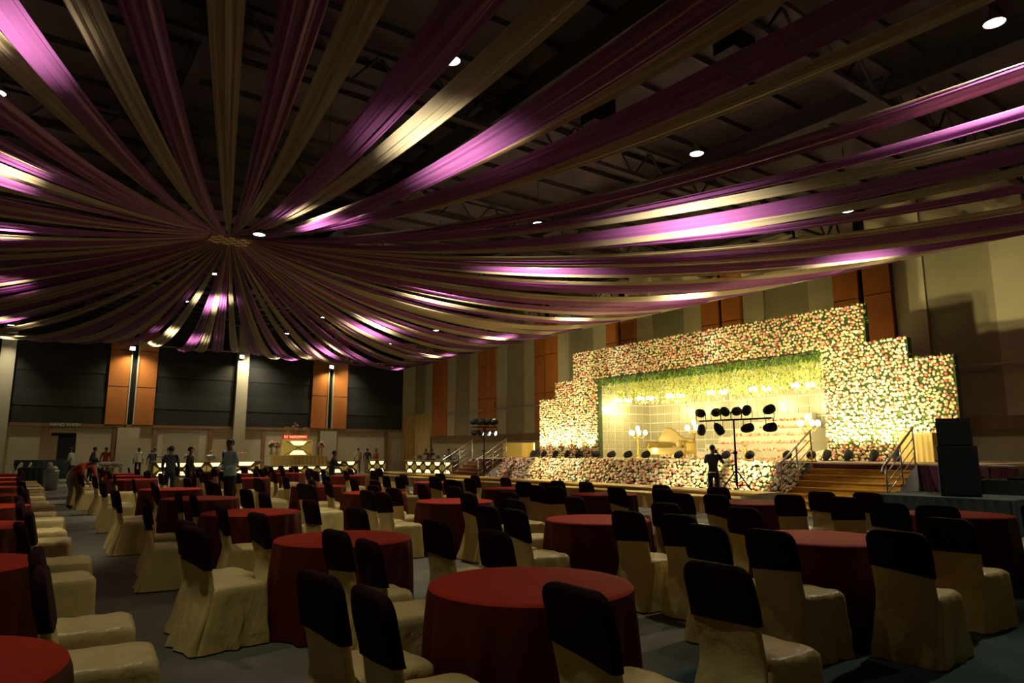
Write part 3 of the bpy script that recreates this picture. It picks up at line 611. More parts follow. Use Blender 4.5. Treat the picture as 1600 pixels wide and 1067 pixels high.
def candelabra(x, y, h, label):
    t = thing('candelabra', label, 'candelabra', (x, y, ZS))
    MB().lathe([(.2, 0), (.18, .04), (.06, .09), (.035, .2), (.05, .35), (.03, .5), (.028, h * .7), (.05, h * .74), (.025, h * .78), (.02, h)], n=14).obj('stem', 'gold', t, True)
    for k in range(5):
        a = 2 * math.pi * k / 5 + .3; r = .30
        if k: MB().tube([(0, 0, h * .78), (r * .6 * math.cos(a), r * .6 * math.sin(a), h * .72), (r * math.cos(a), r * math.sin(a), h * .84)], .016, 6).obj('arm', 'gold', t, True)
        c = (r * math.cos(a), r * math.sin(a), h * .90) if k else (0, 0, h * 1.05)
        MB().lathe([(.05, -.07), (.075, -.04), (.085, .03), (.07, .09), (.04, .12)], c, 12).obj('globe', 'bulb', t, True)
    point('candle_light', t, (0, 0, h * 1.25), P_CHAND * .35, STAGE, .12)
candelabra(20.5, 19.9, 1.15, 'gold candelabra with glowing white globes near the tiled corner'); candelabra(20.8, 17.25, 1.3, 'gold candelabra with glowing globes behind the sofa')
candelabra(21.4, 12.95, 1.35, 'gold candelabra with glowing globes beside the stairs side of the opening')
def gold_stand(x, y, l):
    t = thing('gold_stand', l, 'stand', (x, y, ZS)); MB().lathe([(.16, 0), (.05, .08), (.03, .2), (.05, .3), (.03, .4), (.03, .5)], n=12).obj('stem', 'gold', t, True); MB().lathe([(.02, .48), (.12, .52), (.13, .54)], n=12).obj('tray', 'gold', t, True)
gold_stand(20.2, 14.6, 'short gold pedestal in front of the white flower steps')
for k, yy in enumerate((23.3, 21.9, 20.1, 17.9, 15.9, 14.1)):
    t = thing('chandelier', f'small crystal chandelier under the garland, {ordinal(k + 1)} from the buffet end', 'chandelier', (23.1, yy, 3.75), 0, 'chandeliers in the stage opening')
    MB().lathe([(.004, -.12), (.04, -.07), (.02, 0), (.06, .06), (.02, .14), (.012, .3), (.012, 1.1)], n=10).obj('stem', 'gold', t, True)
    for q in range(6):
        a = q * math.pi / 3; MB().tube([(0, 0, .0), (.2 * math.cos(a), .2 * math.sin(a), -.04), (.34 * math.cos(a), .34 * math.sin(a), .06)], .012, 6).obj('arm', 'gold', t, True)
        MB().lathe([(.03, .06), (.06, .1), (.065, .17), (.045, .22)], (.34 * math.cos(a), .34 * math.sin(a), 0), 10).obj('shade', 'bulb', t, True)
    point('chandelier_light', t, (0, 0, -.25), P_CHAND, STAGE, .15)
# gold skirted tables on the stage
for x, y, a, b_, h, l in ((21.0, 9.25, .8, .9, .82, 'gold pleated-skirt table on the stage beside the stair railing'), (21.0, 28.85, .8, 1.7, .74, 'gold pleated-skirt table on the stage by the buffet-end flower step')):
    t = thing('skirted_table', l, 'table', (x, y, ZS)); MB().box((0, 0, h - .02), (a, b_, .04)).obj('top', 'gold_cloth', t)
    k_ = MB(); skirt_panel(k_, [(-a / 2, b_ / 2), (-a / 2, -b_ / 2), (a / 2, -b_ / 2), (a / 2, b_ / 2), (-a / 2, b_ / 2)], .01, h - .02, .022, 22, per=.03); k_.obj('skirt', 'gold_cloth', t, True)

# ------------------------------------------------------------------ stage lights
def par_part(parent, loc, dr, power, lightsize=58, glow=True):
    d = Vector(dr).normalized(); e = mk('par_can', None, parent, loc); q = Vector((0, 0, 1)).rotation_difference(d).to_matrix()
    MB().lathe([(.03, -.21), (.075, -.17), (.115, -.07), (.125, .02), (.12, .10), (.118, .14), (.108, .14), (.10, .0)], (0, 0, 0), 12, 0, d).obj('can_shell', 'black', e, True)
    MB().lathe([(.105, .06), (.05, .08), (.004, .085)], (0, 0, 0), 12, 0, d).obj('can_lens', 'par_lens', e, True)
    spot('par_light', parent, Vector(loc) + d * .22, Vector(loc) + d * 3, power, lightsize, .6, STAGE, .08); return e
def stand(loc, h, label, bar_dir, cans, lo):
    t = thing('light_stand', label, 'light stand', loc)
    MB().tube([(0, 0, .12), (0, 0, h * .55)], .035, 8).obj('lower_pole', 'black', t, True); MB().tube([(0, 0, h * .5), (0, 0, h)], .024, 8).obj('upper_pole', 'black', t, True)
    MB().lathe([(.03, 0), (.06, .01), (.06, .07), (.03, .08)], (0, 0, h * .5), 10).obj('collar', 'black', t); MB().tube([(0, 0, h * .52), (-.1, .06, h * .52)], .018, 6).obj('crank', 'black', t)
    for k in range(3):
        a = .6 + k * 2.094; MB().tube([(0, 0, .52), (.42 * math.cos(a), .42 * math.sin(a), .012)], .018, 6).obj('leg', 'black', t); MB().tube([(0, 0, .16), (.22 * math.cos(a), .22 * math.sin(a), .26)], .012, 6).obj('brace', 'black', t)
    u = Vector(bar_dir).normalized(); MB().tube([u * lo[0] + Vector((0, 0, h)), u * lo[1] + Vector((0, 0, h))], .024, 8).obj('bar', 'black', t, True)
    for s_, up, tg, pw in cans:
        c = u * s_ + Vector((0, 0, h + (.22 if up else -.24))); d = Vector(tg) - (Vector(loc) + c)
        par_part(t, c, d, pw)
        side = d.cross(Vector((0, 0, 1))).normalized() * .14
        MB().tube([c + side, u * s_ + side + Vector((0, 0, h)), u * s_ - side + Vector((0, 0, h)), c - side], .012, 5).obj('yoke', 'black', t)
stand((15.75, 11.7, .495), 1.86, 'black T-bar stand with ten stage lamps behind the photographer', (0, -1, 0),
      [(-1.1, 1, (22, 24.5, 4.6), P_PAR), (-.58, 1, (25, 15.8, 3.9), P_PAR * .7), (-.26, 1, (22, 20.0, 6.0), P_PAR), (.10, 1, (25, 14.8, 3.8), P_PAR * .7), (.42, 1, (22, 14.0, 6.0), P_PAR), (1.1, 1, (22, 10.6, 4.4), P_PAR),
       (-1.1, 0, (17.2, 14.2, .8), P_PAR * .5), (-.5, 0, (17.2, 12.2, .8), P_PAR * .5), (.42, 0, (22, 10.0, 3.6), P_PAR), (1.1, 0, (22, 8.8, 3.0), P_PAR)], (-1.15, 1.15))
stand((15.6, 23.85, .495), 2.0, 'black stand with a cluster of stage lamps in front of the brown stairs', (.55, -.25, 0),
      [(-.42, 1, (22, 26.0, 4.4), P_PAR * .9), (-.12, 1, (22, 24.0, 5.6), P_PAR * .9), (.16, 1, (22, 20, 6.0), P_PAR), (.42, 1, (22, 16, 6.0), P_PAR * 1.3),
       (-.42, 0, (26, 35.5, 4.2), P_PAR * 1.0), (-.12, 0, (17.2, 20.5, .7), P_PAR * .9), (.16, 0, (17.2, 18.0, .7), P_PAR * 1.2), (.42, 0, (17.2, 15.0, .7), P_PAR * 1.5)], (-.5, .5))
ups = [(21.2, 27.9, -1), (21.2, 27.0, -1), (21.2, 26.1, -1), (21.2, 25.2, -1), (21.2, 24.4, -1), (20.2, 23.2, 0), (20.2, 22.1, 0), (19.2, 21.0, 0), (19.0, 19.9, 0), (18.6, 18.6, 0), (18.5, 17.6, 0), (18.3, 15.9, 0),
       (18.6, 14.2, 0), (18.6, 13.3, 0), (18.9, 12.2, 0), (19.2, 11.6, 0), (21.1, 12.2, -1), (21.1, 11.5, -1), (21.1, 10.7, -1), (21.1, 10.0, -1), (21.2, 9.0, -1)]
for k, (x, y, f) in enumerate(ups):
    t = thing('floor_uplight', f'black lamp can on the stage floor, {ordinal(k + 1)} from the buffet end', 'stage lamp', (x, y, ZS), 0, 'black lamp cans along the stage floor')
    tg = (.85, 0, 1.1) if f else (5.0, -(y - 17.5) * .25, 1.35 if y > 18.9 or y < 15.0 else 1.35)
    par_part(t, (0, 0, .19), tg, P_UP if f else P_UP * .22, 80 if f else 50)
    MB().tube([(0, -.14, .2), (0, -.14, .02), (0, .14, .02), (0, .14, .2)], .012, 5).obj('yoke', 'black', t); MB().box((0, 0, .012), (.16, .3, .02)).obj('foot', 'black', t)

# ------------------------------------------------------------------ sound equipment
pl = thing('speaker_riser', 'low riser with dark teal pleated skirt under the speaker stack', 'platform', (15.0, 6.1, 0)); MB().box((.1, 0, .635), (1.7, 2.4, .03)).obj('top', 'teal', pl); MB().box((.1, 0, .31), (1.6, 2.3, .62)).obj('base', 'black', pl)
k_ = MB(); skirt_panel(k_, [(.95, 1.2), (-.75, 1.2), (-.75, -1.2), (.95, -1.2)], .01, .64, .025, 16); k_.obj('skirt', 'teal', pl, True)
def speaker(x, y, z, w_, d, h, rz, name, label, wedge):
    t = thing(name, label, 'speaker', (x, y, z), rz)
    r0 = [(-d / 2, -w_ / 2, 0), (d / 2, -w_ / 2 * wedge, 0), (d / 2, w_ / 2 * wedge, 0), (-d / 2, w_ / 2, 0)]
    MB().loft([r0, [(a, b, h) for a, b, _ in r0]]).obj('cabinet', 'black', t); MB().box((-d / 2 - .012, 0, h / 2), (.024, w_ * .92, h * .92)).obj('grille', 'grille', t)
    for s_ in (-1, 1): MB().tube([(-.08, s_ * w_ * .47, h * .7), (-.08, s_ * w_ * .49 + s_ * .02, h * .7), (.08, s_ * w_ * .49 + s_ * .02, h * .7), (.08, s_ * w_ * .46, h * .7)], .014, 6).obj('handle', 'steel_dark', t)
    for a in (-.2, .2): MB().box((a * d / .6, 0, .012), (.05, w_ * .8, .024)).obj('foot', 'black', t)
speaker(15.0, 6.0, .65, .66, .7, .96, R(25), 'bass_speaker', 'large black bass speaker at the bottom of the stack', .95)
speaker(15.0, 6.02, 1.61, .58, .6, .53, R(25), 'top_speaker', 'smaller black speaker resting on the bass speaker', .75)
et = thing('equipment_table', 'table with dark teal skirt carrying sound gear beside the speakers', 'table', (16.9, 5.0, 0)); MB().box((0, 0, .9), (1.2, 2.3, .04)).obj('top', 'teal', et)
k_ = MB(); skirt_panel(k_, [(.6, 1.15), (-.6, 1.15), (-.6, -1.15), (.6, -1.15)], .01, .9, .025, 16); k_.obj('skirt', 'teal', et, True)
mx = thing('mixing_console', 'black sound mixing console on the teal-skirted table', 'mixer', (16.8, 5.2, .922)); MB().add([(-.3, -.5, 0), (.3, -.5, 0), (.3, .5, 0), (-.3, .5, 0), (-.3, -.5, .05), (.3, -.5, .16), (.3, .5, .16), (-.3, .5, .05)], [(0, 3, 2, 1), (4, 5, 6, 7), (0, 1, 5, 4), (1, 2, 6, 5), (2, 3, 7, 6), (3, 0, 4, 7)]).obj('body', 'black', mx)
for k in range(8): MB().box((-.1, -.42 + k * .12, .10), (.14, .02, .03)).obj('fader', 'steel', mx)
for z, l, s_ in ((0, 'larger brown wooden crate stacked behind the sound table', (1.1, 1.0, 1.2)), (1.2, 'smaller brown wooden crate on top of the larger crate', (.8, .85, .42))):
    t = thing('wooden_crate', l, 'crate', (19.2, 5.6 if z else 5.7, z)); MB().box((0, 0, s_[2] / 2), s_).obj('body', 'crate', t)
    for q in range(3): MB().box((-s_[0] / 2 - .012, 0, s_[2] * (.12 + .38 * q)), (.024, s_[1], .09)).obj('slat', 'crate', t)
pt = thing('side_desk', 'low desk with pale papers between the speakers and the crates', 'desk', (18.0, 6.05, 0)); MB().box((0, 0, 1.16), (.7, 1.3, .04)).obj('top', 'wood', pt)
for sx in (-.3, .3):
    for sy in (-.6, .6): MB().box((sx, sy, .57), (.05, .05, 1.14)).obj('leg', 'wood', pt)
tag(MB().box((17.95, 6.25, 1.187), (.3, .5, .008)).obj('paper_sheet', 'paper'), 'white paper sheet lying on the side desk behind the speakers', 'paper')

# ------------------------------------------------------------------ buffet
def panel_front(t, L, z0, z1, n, x=-.31):
    w_ = L / n; H = z1 - z0
    for k in range(n):
        c = -L / 2 + w_ * (k + .5); a, b = w_ * .30, w_ * .17
        for s_ in (1, -1):
            zc = (z0 + z1) / 2; zo, zi = zc + s_ * H * .46, zc + s_ * H * .18
            ring = [(x, c - a, zo), (x, c + a, zo), (x, c + b, zi), (x, c - b, zi)]
            MB().loft([ring, [(x - .02, y_, z_) for _, y_, z_ in ring]]).obj('light_panel', 'glow', t)
            ring = [(x, c + s_ * w_ * .47, zc + H * .3), (x, c + s_ * w_ * .47, zc - H * .3), (x, c + s_ * w_ * .16, zc)]
            MB().loft([ring, [(x - .02, y_, z_) for _, y_, z_ in ring]]).obj('gold_panel', 'gold_panel', t)
            MB().tube([(x - .01, c - w_ * .46, zc - s_ * H * .47), (x - .01, c + w_ * .46, zc + s_ * H * .47)], .022, 4).obj('cross_bar', 'wood', t)
def counter(loc, rz, L, n, label, top=.95):
    t = thing('buffet_counter', label, 'counter', loc, rz); MB().box((0, 0, top / 2 - .03), (.6, L, top - .1)).obj('body', 'wood', t)
    MB().box((0, 0, top - .02), (.75, L + .1, .05)).obj('counter_top', 'brass', t); panel_front(t, L, .1, top - .08, n); return t
def dish(loc, rz, label, grp):
    t = thing('chafing_dish', label, 'serving dish', loc, rz, grp); MB().box((0, 0, .16), (.34, .5, .1)).obj('pan', 'steel', t)
    rr = [[(x * .17, y_, .21 + .15 * math.sqrt(max(0, 1 - x * x))) for x in (-1, -.8, -.4, 0, .4, .8, 1)] for y_ in (-.24, .24)]; MB().loft(rr).obj('lid', 'steel', t, True)
    MB().tube([(0, -.08, .36), (0, -.08, .40), (0, .08, .40), (0, .08, .36)], .012, 6).obj('handle', 'brass', t)
    for sx in (-1, 1):
        for sy in (-1, 1): MB().tube([(sx * .15, sy * .22, .16), (sx * .17, sy * .23, 0)], .012, 5).obj('leg', 'steel', t)
YC = 44.3; FR = R(90)   # front faces the camera end (-Y)
counter((8.2, YC, 0), FR, 3.8, 4, 'lit buffet counter with gold lattice near the doorways', .95)
counter((11.25, YC - .3, 0), FR, 1.9, 1, 'buffet counter with one big lit arch between the blue-shirted man and the sign tower', 1.0)
counter((17.75, YC + .2, 0), FR, 1.9, 2, 'lit buffet counter just past the sign tower', .95)
counter((20.3, YC + .6, 0), FR, 1.3, 2, 'short lit buffet counter by itself past the red-shirted man', .95)
counter((22.2, 40.2, 0), R(4), 5.6, 5, 'long lit buffet counter along the stage-side wall by the pleated curtain', .92)
for k in range(4): dish((22.2, 42.2 - k * 1.25, .925), R(4), f'steel chafing dish on the long wall buffet, {ordinal(k + 1)} from the curtain', 'chafing dishes on the wall buffet')
for k in range(3): dish((7.0 + k * 1.2, YC, .955), FR, f'steel chafing dish on the doorway buffet, {ordinal(k + 1)} from the doorways', 'chafing dishes on the doorway buffet')
tw = thing('sign_tower', 'gold display tower with lit cross panel above the central buffet', 'display', (14.65, YC, 0), FR)
MB().box((0, 0, .3), (.9, 3.9, .6)).obj('base', 'wood', tw); panel_front(tw, 3.9, .04, .56, 5, -.46); MB().box((-.02, 0, .63), (1.05, 4.1, .06)).obj('base_top', 'brass', tw)
k_ = MB(); skirt_panel(k_, [(-.38, 1.85), (-.38, -1.85)], .66, 1.22, .025, 12); k_.obj('gold_skirt', 'gold_cloth', tw, True); MB().box((.05, 0, 1.22), (.9, 3.8, .05)).obj('shelf', 'gold_cloth', tw)
MB().box((.1, .1, 1.73), (.2, 1.9, 1.0)).obj('cross_panel', 'gold_panel', tw); panel_front(tw, 1.8, 1.27, 2.2, 1, -.02)
for s_ in (-1, 1): MB().box((-.02, .1 + s_ * .98, 1.73), (.08, .08, 1.04)).obj('frame_side', 'brass', tw); MB().box((-.02, .1, 1.73 + s_ * .51), (.08, 2.0, .08)).obj('frame_rail', 'brass', tw)
sg = thing('led_sign', 'red LED board with glowing phone number on the display tower', 'sign', (14.45, YC, 2.27)); MB().box((0, 0, .15), (1.65, .1, .28)).obj('board', 'led', sg); text('lettering', 'RE 9603299991', .235, (0, -.058, .15), (R(90), 0, 0), 'led_txt', sg)
def vase(x, y, z, l, big=1):
    t = thing('flower_vase', l, 'vase', (x, y, z)); MB().lathe([(.07, 0), (.1, .02), (.12, .14), (.06, .28), (.035, .42), (.05, .5)], n=12).obj('vase', 'brass', t, True)
    n_ = 40; d_ = NP.randn(n_, 3); d_ /= np.linalg.norm(d_, axis=1)[:, None]; o_ = np.array([x, y, z])
    MB().ball((0, 0, .66 * big), .15, 8).obj('foliage', 'green', t, True); blossoms(d_ * .2 + o_ + np.array([0, 0, .68 * big]), d_, NP.uniform(.05, .07, n_), [.05, .05, .3, .35, .25], 'blossoms', t, 0, (x, y, z))
vase(14.4, YC + .1, 2.56, 'rose bouquet in a brass vase on top of the red sign', .8); vase(12.95, YC - .1, 1.25, 'rose bouquet at the doorway end of the gold shelf'); vase(13.32, YC + .05, 1.25, 'rose bouquet next to the lit cross panel'); vase(16.15, YC - .1, 1.25, 'rose bouquet on the stage end of the gold shelf')
for k, (x, z, s_, l) in enumerate([(13.85, 2.57, .22, 'small gold sunburst ornament at one end of the red sign'), (15.1, 2.57, .22, 'small gold sunburst ornament at the other end of the red sign'), (11.1, 1.04, .32, 'gold spoked wheel ornament on the arched counter'), (9.55, .98, .28, 'gold spoked wheel ornament on the doorway buffet')]):
    t = thing('wheel_ornament', l, 'ornament', (x, YC - .1, z)); ringp = [(s_ * math.cos(a * math.pi / 8), 0, s_ * 1.25 + s_ * math.sin(a * math.pi / 8)) for a in range(17)]
    MB().tube(ringp, .02, 6).obj('rim', 'brass', t, True); MB().box((0, 0, .02), (.2, .12, .04)).obj('foot', 'brass', t)
    for a in range(4): c_, sn = math.cos(a * math.pi / 4) * s_, math.sin(a * math.pi / 4) * s_; MB().tube([(-c_, 0, s_ * 1.25 - sn), (c_, 0, s_ * 1.25 + sn)], .012, 5).obj('spoke', 'brass', t)

# ------------------------------------------------------------------ things by the hand-wash door
def skirt_table(x, y, a, b, h, l, m='teal'):
    t = thing('skirted_table', l, 'table', (x, y, 0)); MB().box((0, 0, h - .02), (a, b, .04)).obj('top', m, t)
    k_ = MB(); skirt_panel(k_, [(-a / 2, b / 2), (-a / 2, -b / 2), (a / 2, -b / 2), (a / 2, b / 2), (-a / 2, b / 2)], .01, h - .02, .02, 14); k_.obj('skirt', m, t, True)
skirt_table(1.15, 46.2, 2.6, .8, 1.05, 'long table with dark teal skirt in front of the hand-wash doorway'); skirt_table(.55, 37.2, .95, .8, .82, 'small teal cloth-covered table beside the steel bin')
bn = thing('steel_bin', 'steel waste bin with a crumpled bag on top', 'bin', (1.12, 32.6, 0)); MB().lathe([(.22, 0), (.24, .02), (.25, .72), (.27, .76), (.25, .78), (.22, .7)], n=18).obj('drum', 'steel', bn, True); MB().ball((0, 0, .84), .2, 9, 0, (1, 1.1, .6)).ball((-.08, .05, 1.0), .1, 8).obj('crumpled_bag', 'sack', bn, True)
def plastic_chair(x, y, rz, l):
    t = thing('plastic_chair', l, 'chair', (x, y, 0), rz); MB().box((0, 0, .43), (.44, .44, .03)).obj('seat', 'plastic', t)
    for s_ in (-1, 1):
        MB().tube([(.2, s_ * .2, .43), (.24, s_ * .24, 0)], .022, 6).obj('leg', 'plastic', t); MB().tube([(-.2, s_ * .2, .43), (-.28, s_ * .24, 0)], .022, 6).obj('leg', 'plastic', t)
        MB().tube([(-.2, s_ * .2, .43), (-.33, s_ * .19, .85)], .024, 6).obj('back_post', 'plastic', t)
    MB().tube([(-.33, -.19, .85), (-.34, 0, .92), (-.33, .19, .85)], .024, 6).obj('top_rail', 'plastic', t)
    for q in (-.1, 0, .1): MB().tube([(-.22, q, .45), (-.33, q, .88)], .018, 5).obj('slat', 'plastic', t)
plastic_chair(-.15, 44.5, R(200), 'cream plastic chair nearest the pale column'); plastic_chair(.25, 44.9, R(190), 'cream plastic chair beside the teal-skirted table'); plastic_chair(.1, 43.5, R(10), 'cream plastic chair turned towards the other two plastic chairs')
pb = thing('partition_board', 'tall plain board standing beside the hand-wash doorway', 'board', (1.35, 47.6, 0)); MB().box((0, 0, 1.3), (.85, .06, 2.2)).obj('panel', 'board', pb)
for s_ in (-1, 1): MB().box((s_ * .35, 0, .1), (.06, .4, .2)).obj('foot', 'steel_dark', pb)
gt = thing('work_table', 'grey folding table with sacks behind the stooping man', 'table', (3.35, 39.5, 0)); MB().box((0, 0, .76), (1.9, .8, .04)).obj('top', 'steel', gt)
for sx in (-.85, .85):
    for sy in (-.33, .33): MB().tube([(sx, sy, 0), (sx, sy, .74)], .02, 6).obj('leg', 'steel_dark', gt)
for dx, l in ((.2, 'white cloth sack on the grey table, next to the red-shirted man'), (.65, 'white cloth sack at the end of the grey table')):
    o = MB().ball((0, 0, .12), .26, 10, 0, (1.2, .8, .5)).obj('cloth_sack', 'sack', None, True); o.location = (3.35 + dx, 39.4, .775); tag(o, l, 'sack', 'white sacks on the grey table')

# ------------------------------------------------------------------ people
PM = {}
def pcol(c, r=.8):
    if c not in PM: PM[c] = mat('fabric_%d' % len(PM), c, r, bump=.2, bscale=30, var=.1, vscale=9)
    return PM[c]
def person(loc, rz, h, shirt, pants, label, pose='stand', check=None, extra=None):
    k = h / 1.72; J = {}; 
    J['pelvis'] = (0, 0, .93); J['waist'] = (0, 0, 1.08); J['chest'] = (0.0, 0, 1.30); J['neck0'] = (0, 0, 1.45); J['neck1'] = (.012, 0, 1.51); J['jaw'] = (.03, 0, 1.565); J['head'] = (.015, 0, 1.63); J['crown'] = (.0, 0, 1.695)
    arm = dict(stand=((.02, .25, 1.13), (.10, .25, .90)), front=((.0, .25, 1.13), (.24, .10, 1.06)), camera=((.16, .27, 1.20), (.26, .10, 1.46)), bend=((.10, .26, 1.13), (.34, .20, 1.05)), serve=((.05, .26, 1.13), (.30, .2, 1.08)), hips=((-.08, .33, 1.16), (.02, .20, .98)), reach=((.14, .26, 1.22), (.42, .24, 1.20)))[pose]
    lean = {'bend': 62, 'front': 4, 'serve': 12, 'reach': 6}.get(pose, 0)
    for s_, n in ((1, 'l'), (-1, 'r')):
        J['sh' + n] = (0, s_ * .175, 1.405); e, w_ = arm; J['el' + n] = (e[0], s_ * e[1], e[2]); J['wr' + n] = (w_[0], s_ * w_[1], w_[2])
        v = (Vector(J['wr' + n]) - Vector(J['el' + n])).normalized(); J['pa' + n] = tuple(Vector(J['wr' + n]) + v * .085)
        sp = .02 if n == 'l' else -.03
        J['hip' + n] = (0, s_ * .095, .88); J['kn' + n] = (.02 + sp, s_ * .11, .49); J['an' + n] = (-.02 + sp * 2, s_ * .115, .085); J['to' + n] = (.14 + sp * 2, s_ * .135, .035)
    up = ['waist', 'chest', 'neck0', 'neck1', 'jaw', 'head', 'crown'] + [a + n for a in ('sh', 'el', 'wr', 'pa') for n in 'lr']
    if lean:
        q = Matrix.Rotation(R(lean), 3, 'Y'); pv = Vector((0, 0, .95)); 
        for n in up: J[n] = tuple(pv + q @ (Vector(J[n]) - pv))
        if pose == 'bend':
            for n in ('l', 'r'):
                s_ = 1 if n == 'l' else -1; S = Vector(J['sh' + n]); J['el' + n] = tuple(S + Vector((.10, s_ * .06, -.25))); J['wr' + n] = tuple(S + Vector((.22, s_ * .02, -.45))); J['pa' + n] = tuple(S + Vector((.27, s_ * .02, -.52)))
            sh = Vector((-.12, 0, 0)); 
            for n in up + ['pelvis', 'hipl', 'hipr']: J[n] = tuple(Vector(J[n]) + sh)
    names = list(J); idx = {n: i for i, n in enumerate(names)}
    rad = dict(pelvis=(.15, .115), waist=(.135, .105), chest=(.165, .12), neck0=(.075, .07), neck1=(.055, .055), jaw=(.062, .07), head=(.078, .095), crown=(.05, .06))
    for n in 'lr': rad.update({'sh' + n: (.068, .068), 'el' + n: (.047, .047), 'wr' + n: (.032, .032), 'pa' + n: (.036, .022), 'hip' + n: (.1, .1), 'kn' + n: (.066, .066), 'an' + n: (.05, .05), 'to' + n: (.042, .035)})
    E = [('pelvis', 'waist'), ('waist', 'chest'), ('chest', 'neck0'), ('neck0', 'neck1'), ('neck1', 'jaw'), ('jaw', 'head'), ('head', 'crown')]
    for n in 'lr': E += [('chest', 'sh' + n), ('sh' + n, 'el' + n), ('el' + n, 'wr' + n), ('wr' + n, 'pa' + n), ('pelvis', 'hip' + n), ('hip' + n, 'kn' + n), ('kn' + n, 'an' + n), ('an' + n, 'to' + n)]
    me = bpy.data.meshes.new('person'); me.from_pydata([J[n] for n in names], [(idx[a], idx[b]) for a, b in E], [])
    o = bpy.data.objects.new('person_tmp', me); COL.objects.link(o); md = o.modifiers.new('s', 'SKIN'); md.use_smooth_shade = True; sb = o.modifiers.new('d', 'SUBSURF'); sb.levels = 2; sb.render_levels = 2
    sv = me.skin_vertices[0].data
    for n in names: sv[idx[n]].radius = rad[n]; sv[idx[n]].use_root = (n == 'pelvis')
    dg = bpy.context.evaluated_depsgraph_get(); ev = o.evaluated_get(dg); m2 = bpy.data.meshes.new_from_object(ev); bpy.data.objects.remove(o)
    lab = {}
    for a, b in E:
        if b in ('neck1', 'jaw', 'head', 'crown') or b[:2] == 'pa': lab[(a, b)] = 0
        elif b[:2] == 'wr': lab[(a, b)] = 5
        elif b[:2] == 'to': lab[(a, b)] = 3
        elif b[:3] == 'hip' or b[:2] in ('kn', 'an'): lab[(a, b)] = 2
        else: lab[(a, b)] = 1
    mb = MB(); vs_ = [v.co.copy() for v in m2.vertices]
    seg = [(Vector(J[a]), Vector(J[b]), lab[(a, b)]) for a, b in E]
    mb.v = [tuple(v) for v in vs_]
    for p in m2.polygons:
        c = sum((vs_[i] for i in p.vertices), Vector()) / len(p.vertices); bd_, bl = 9, 1
        for A, B, l in seg:
            d = B - A; t = max(0, min(1, (c - A).dot(d) / d.length_squared)); q = (c - (A + d * t)).length
            if q < bd_: bd_, bl, bt = q, l, t
        if bl == 5: bl = 1 if (extra and 'long' in extra) or bt < .25 else 0
        if bl == 2 and pose != 'bend' and c.z > .86: bl = 1
        mb.f.append(tuple(p.vertices)); mb.m.append(bl)
    bpy.data.meshes.remove(m2)
    # fingers, ears, nose, eyes
    for n in 'lr':
        pa, wr_ = Vector(J['pa' + n]), Vector(J['wr' + n]); v = (pa - wr_).normalized(); sd = v.cross(Vector((0, 0, 1))); sd = sd.normalized() if sd.length > .1 else Vector((0, 1, 0)); dn = v.cross(sd).normalized()
        for q, ln in enumerate((.062, .072, .068, .052)):
            b0 = pa + sd * (q - 1.5) * .017 + v * .012; mb.tube([b0, b0 + v * ln * .55 - dn * .004, b0 + v * ln * .95 - dn * .022], [.0095, .0088, .0072], 6, 0)
        b0 = wr_ + v * .04 + sd * .028; mb.tube([b0, b0 + sd * .025 + v * .02, b0 + sd * .03 + v * .05], [.011, .010, .008], 6, 0)
    hd, cr, jw = Vector(J['head']), Vector(J['crown']), Vector(J['jaw']); upd = (cr - jw).normalized(); fwv = (Matrix.Rotation(R(lean), 3, 'Y') @ Vector((1, 0, 0))); sdv = upd.cross(fwv).normalized()
    fwv = sdv.cross(upd).normalized(); fc = hd + fwv * .088
    mb.tube([fc + upd * .015, fc + fwv * .016 - upd * .02, fc - upd * .028 - fwv * .01], [.008, .014, .01], 6, 0)
    for s_ in (-1, 1):
        mb.ball(fc + sdv * s_ * .032 + upd * .012 - fwv * .008, .011, 6, 4); mb.ball(hd + sdv * s_ * .082 - upd * .01, .028, 6, 0, (.6, .35, 1))
    mb.tube([fc - upd * .055 - fwv * .010 + sdv * .022, fc - upd * .057 - fwv * .003, fc - upd * .055 - fwv * .010 - sdv * .022], .006, 5, 4)
    sh_m = pcol(shirt); 
    if check: sh_m = check
    t = mb.obj('person', ['skin', sh_m, pcol(pants), 'shoe', 'hair', sh_m], None, True)
    t.location = loc; t.rotation_euler = (0, 0, rz); t.scale = (k, k, k); tag(t, label, 'person')
    # hair cap: ellipsoid shell over the back and top of the head
    hb = MB(); rings = []; C0 = hd + upd * .018 - fwv * .012
    for i in range(7):
        a = i / 6 * R(118); ring = []
        for j in range(14):
            b = j / 14 * 2 * math.pi; r_ = math.sin(a); cut = 1.0
            front = math.cos(b); aa = a * (1 if front < .2 else 1 - .55 * (front - .2)); r_ = math.sin(aa)
            ring.append(tuple(C0 + upd * (.098 * math.cos(aa)) + fwv * (.099 * r_ * math.cos(b)) + sdv * (.085 * r_ * math.sin(b))))
        if i == 0: ring = [tuple(C0 + upd * .098 + Vector((math.cos(j) * .001, math.sin(j) * .001, 0))) for j in range(14)]
        rings.append(ring)
    hb.loft(rings, 0, True, True).obj('hair', 'hair', t, True)
    return t
chk = bpy.data.materials.new('plaid_shirt'); chk.use_nodes = True; nt = chk.node_tree; bs = nt.nodes['Principled BSDF']; bs.inputs['Roughness'].default_value = .85
tc = nt.nodes.new('ShaderNodeTexCoord'); ck = nt.nodes.new('ShaderNodeTexChecker'); ck.inputs['Scale'].default_value = 16; ck.inputs[1].default_value = (.10, .11, .12, 1); ck.inputs[2].default_value = (.012, .012, .014, 1)
nt.links.new(tc.outputs['Object'], ck.inputs['Vector']); nt.links.new(ck.outputs['Color'], bs.inputs['Base Color'])
person((4.35, 18.2, 0), R(205), 1.80, (.36, .52, .54), (.012, .012, .014), 'man in a light blue shirt looking down at his hands between the tables', 'front', extra='long')
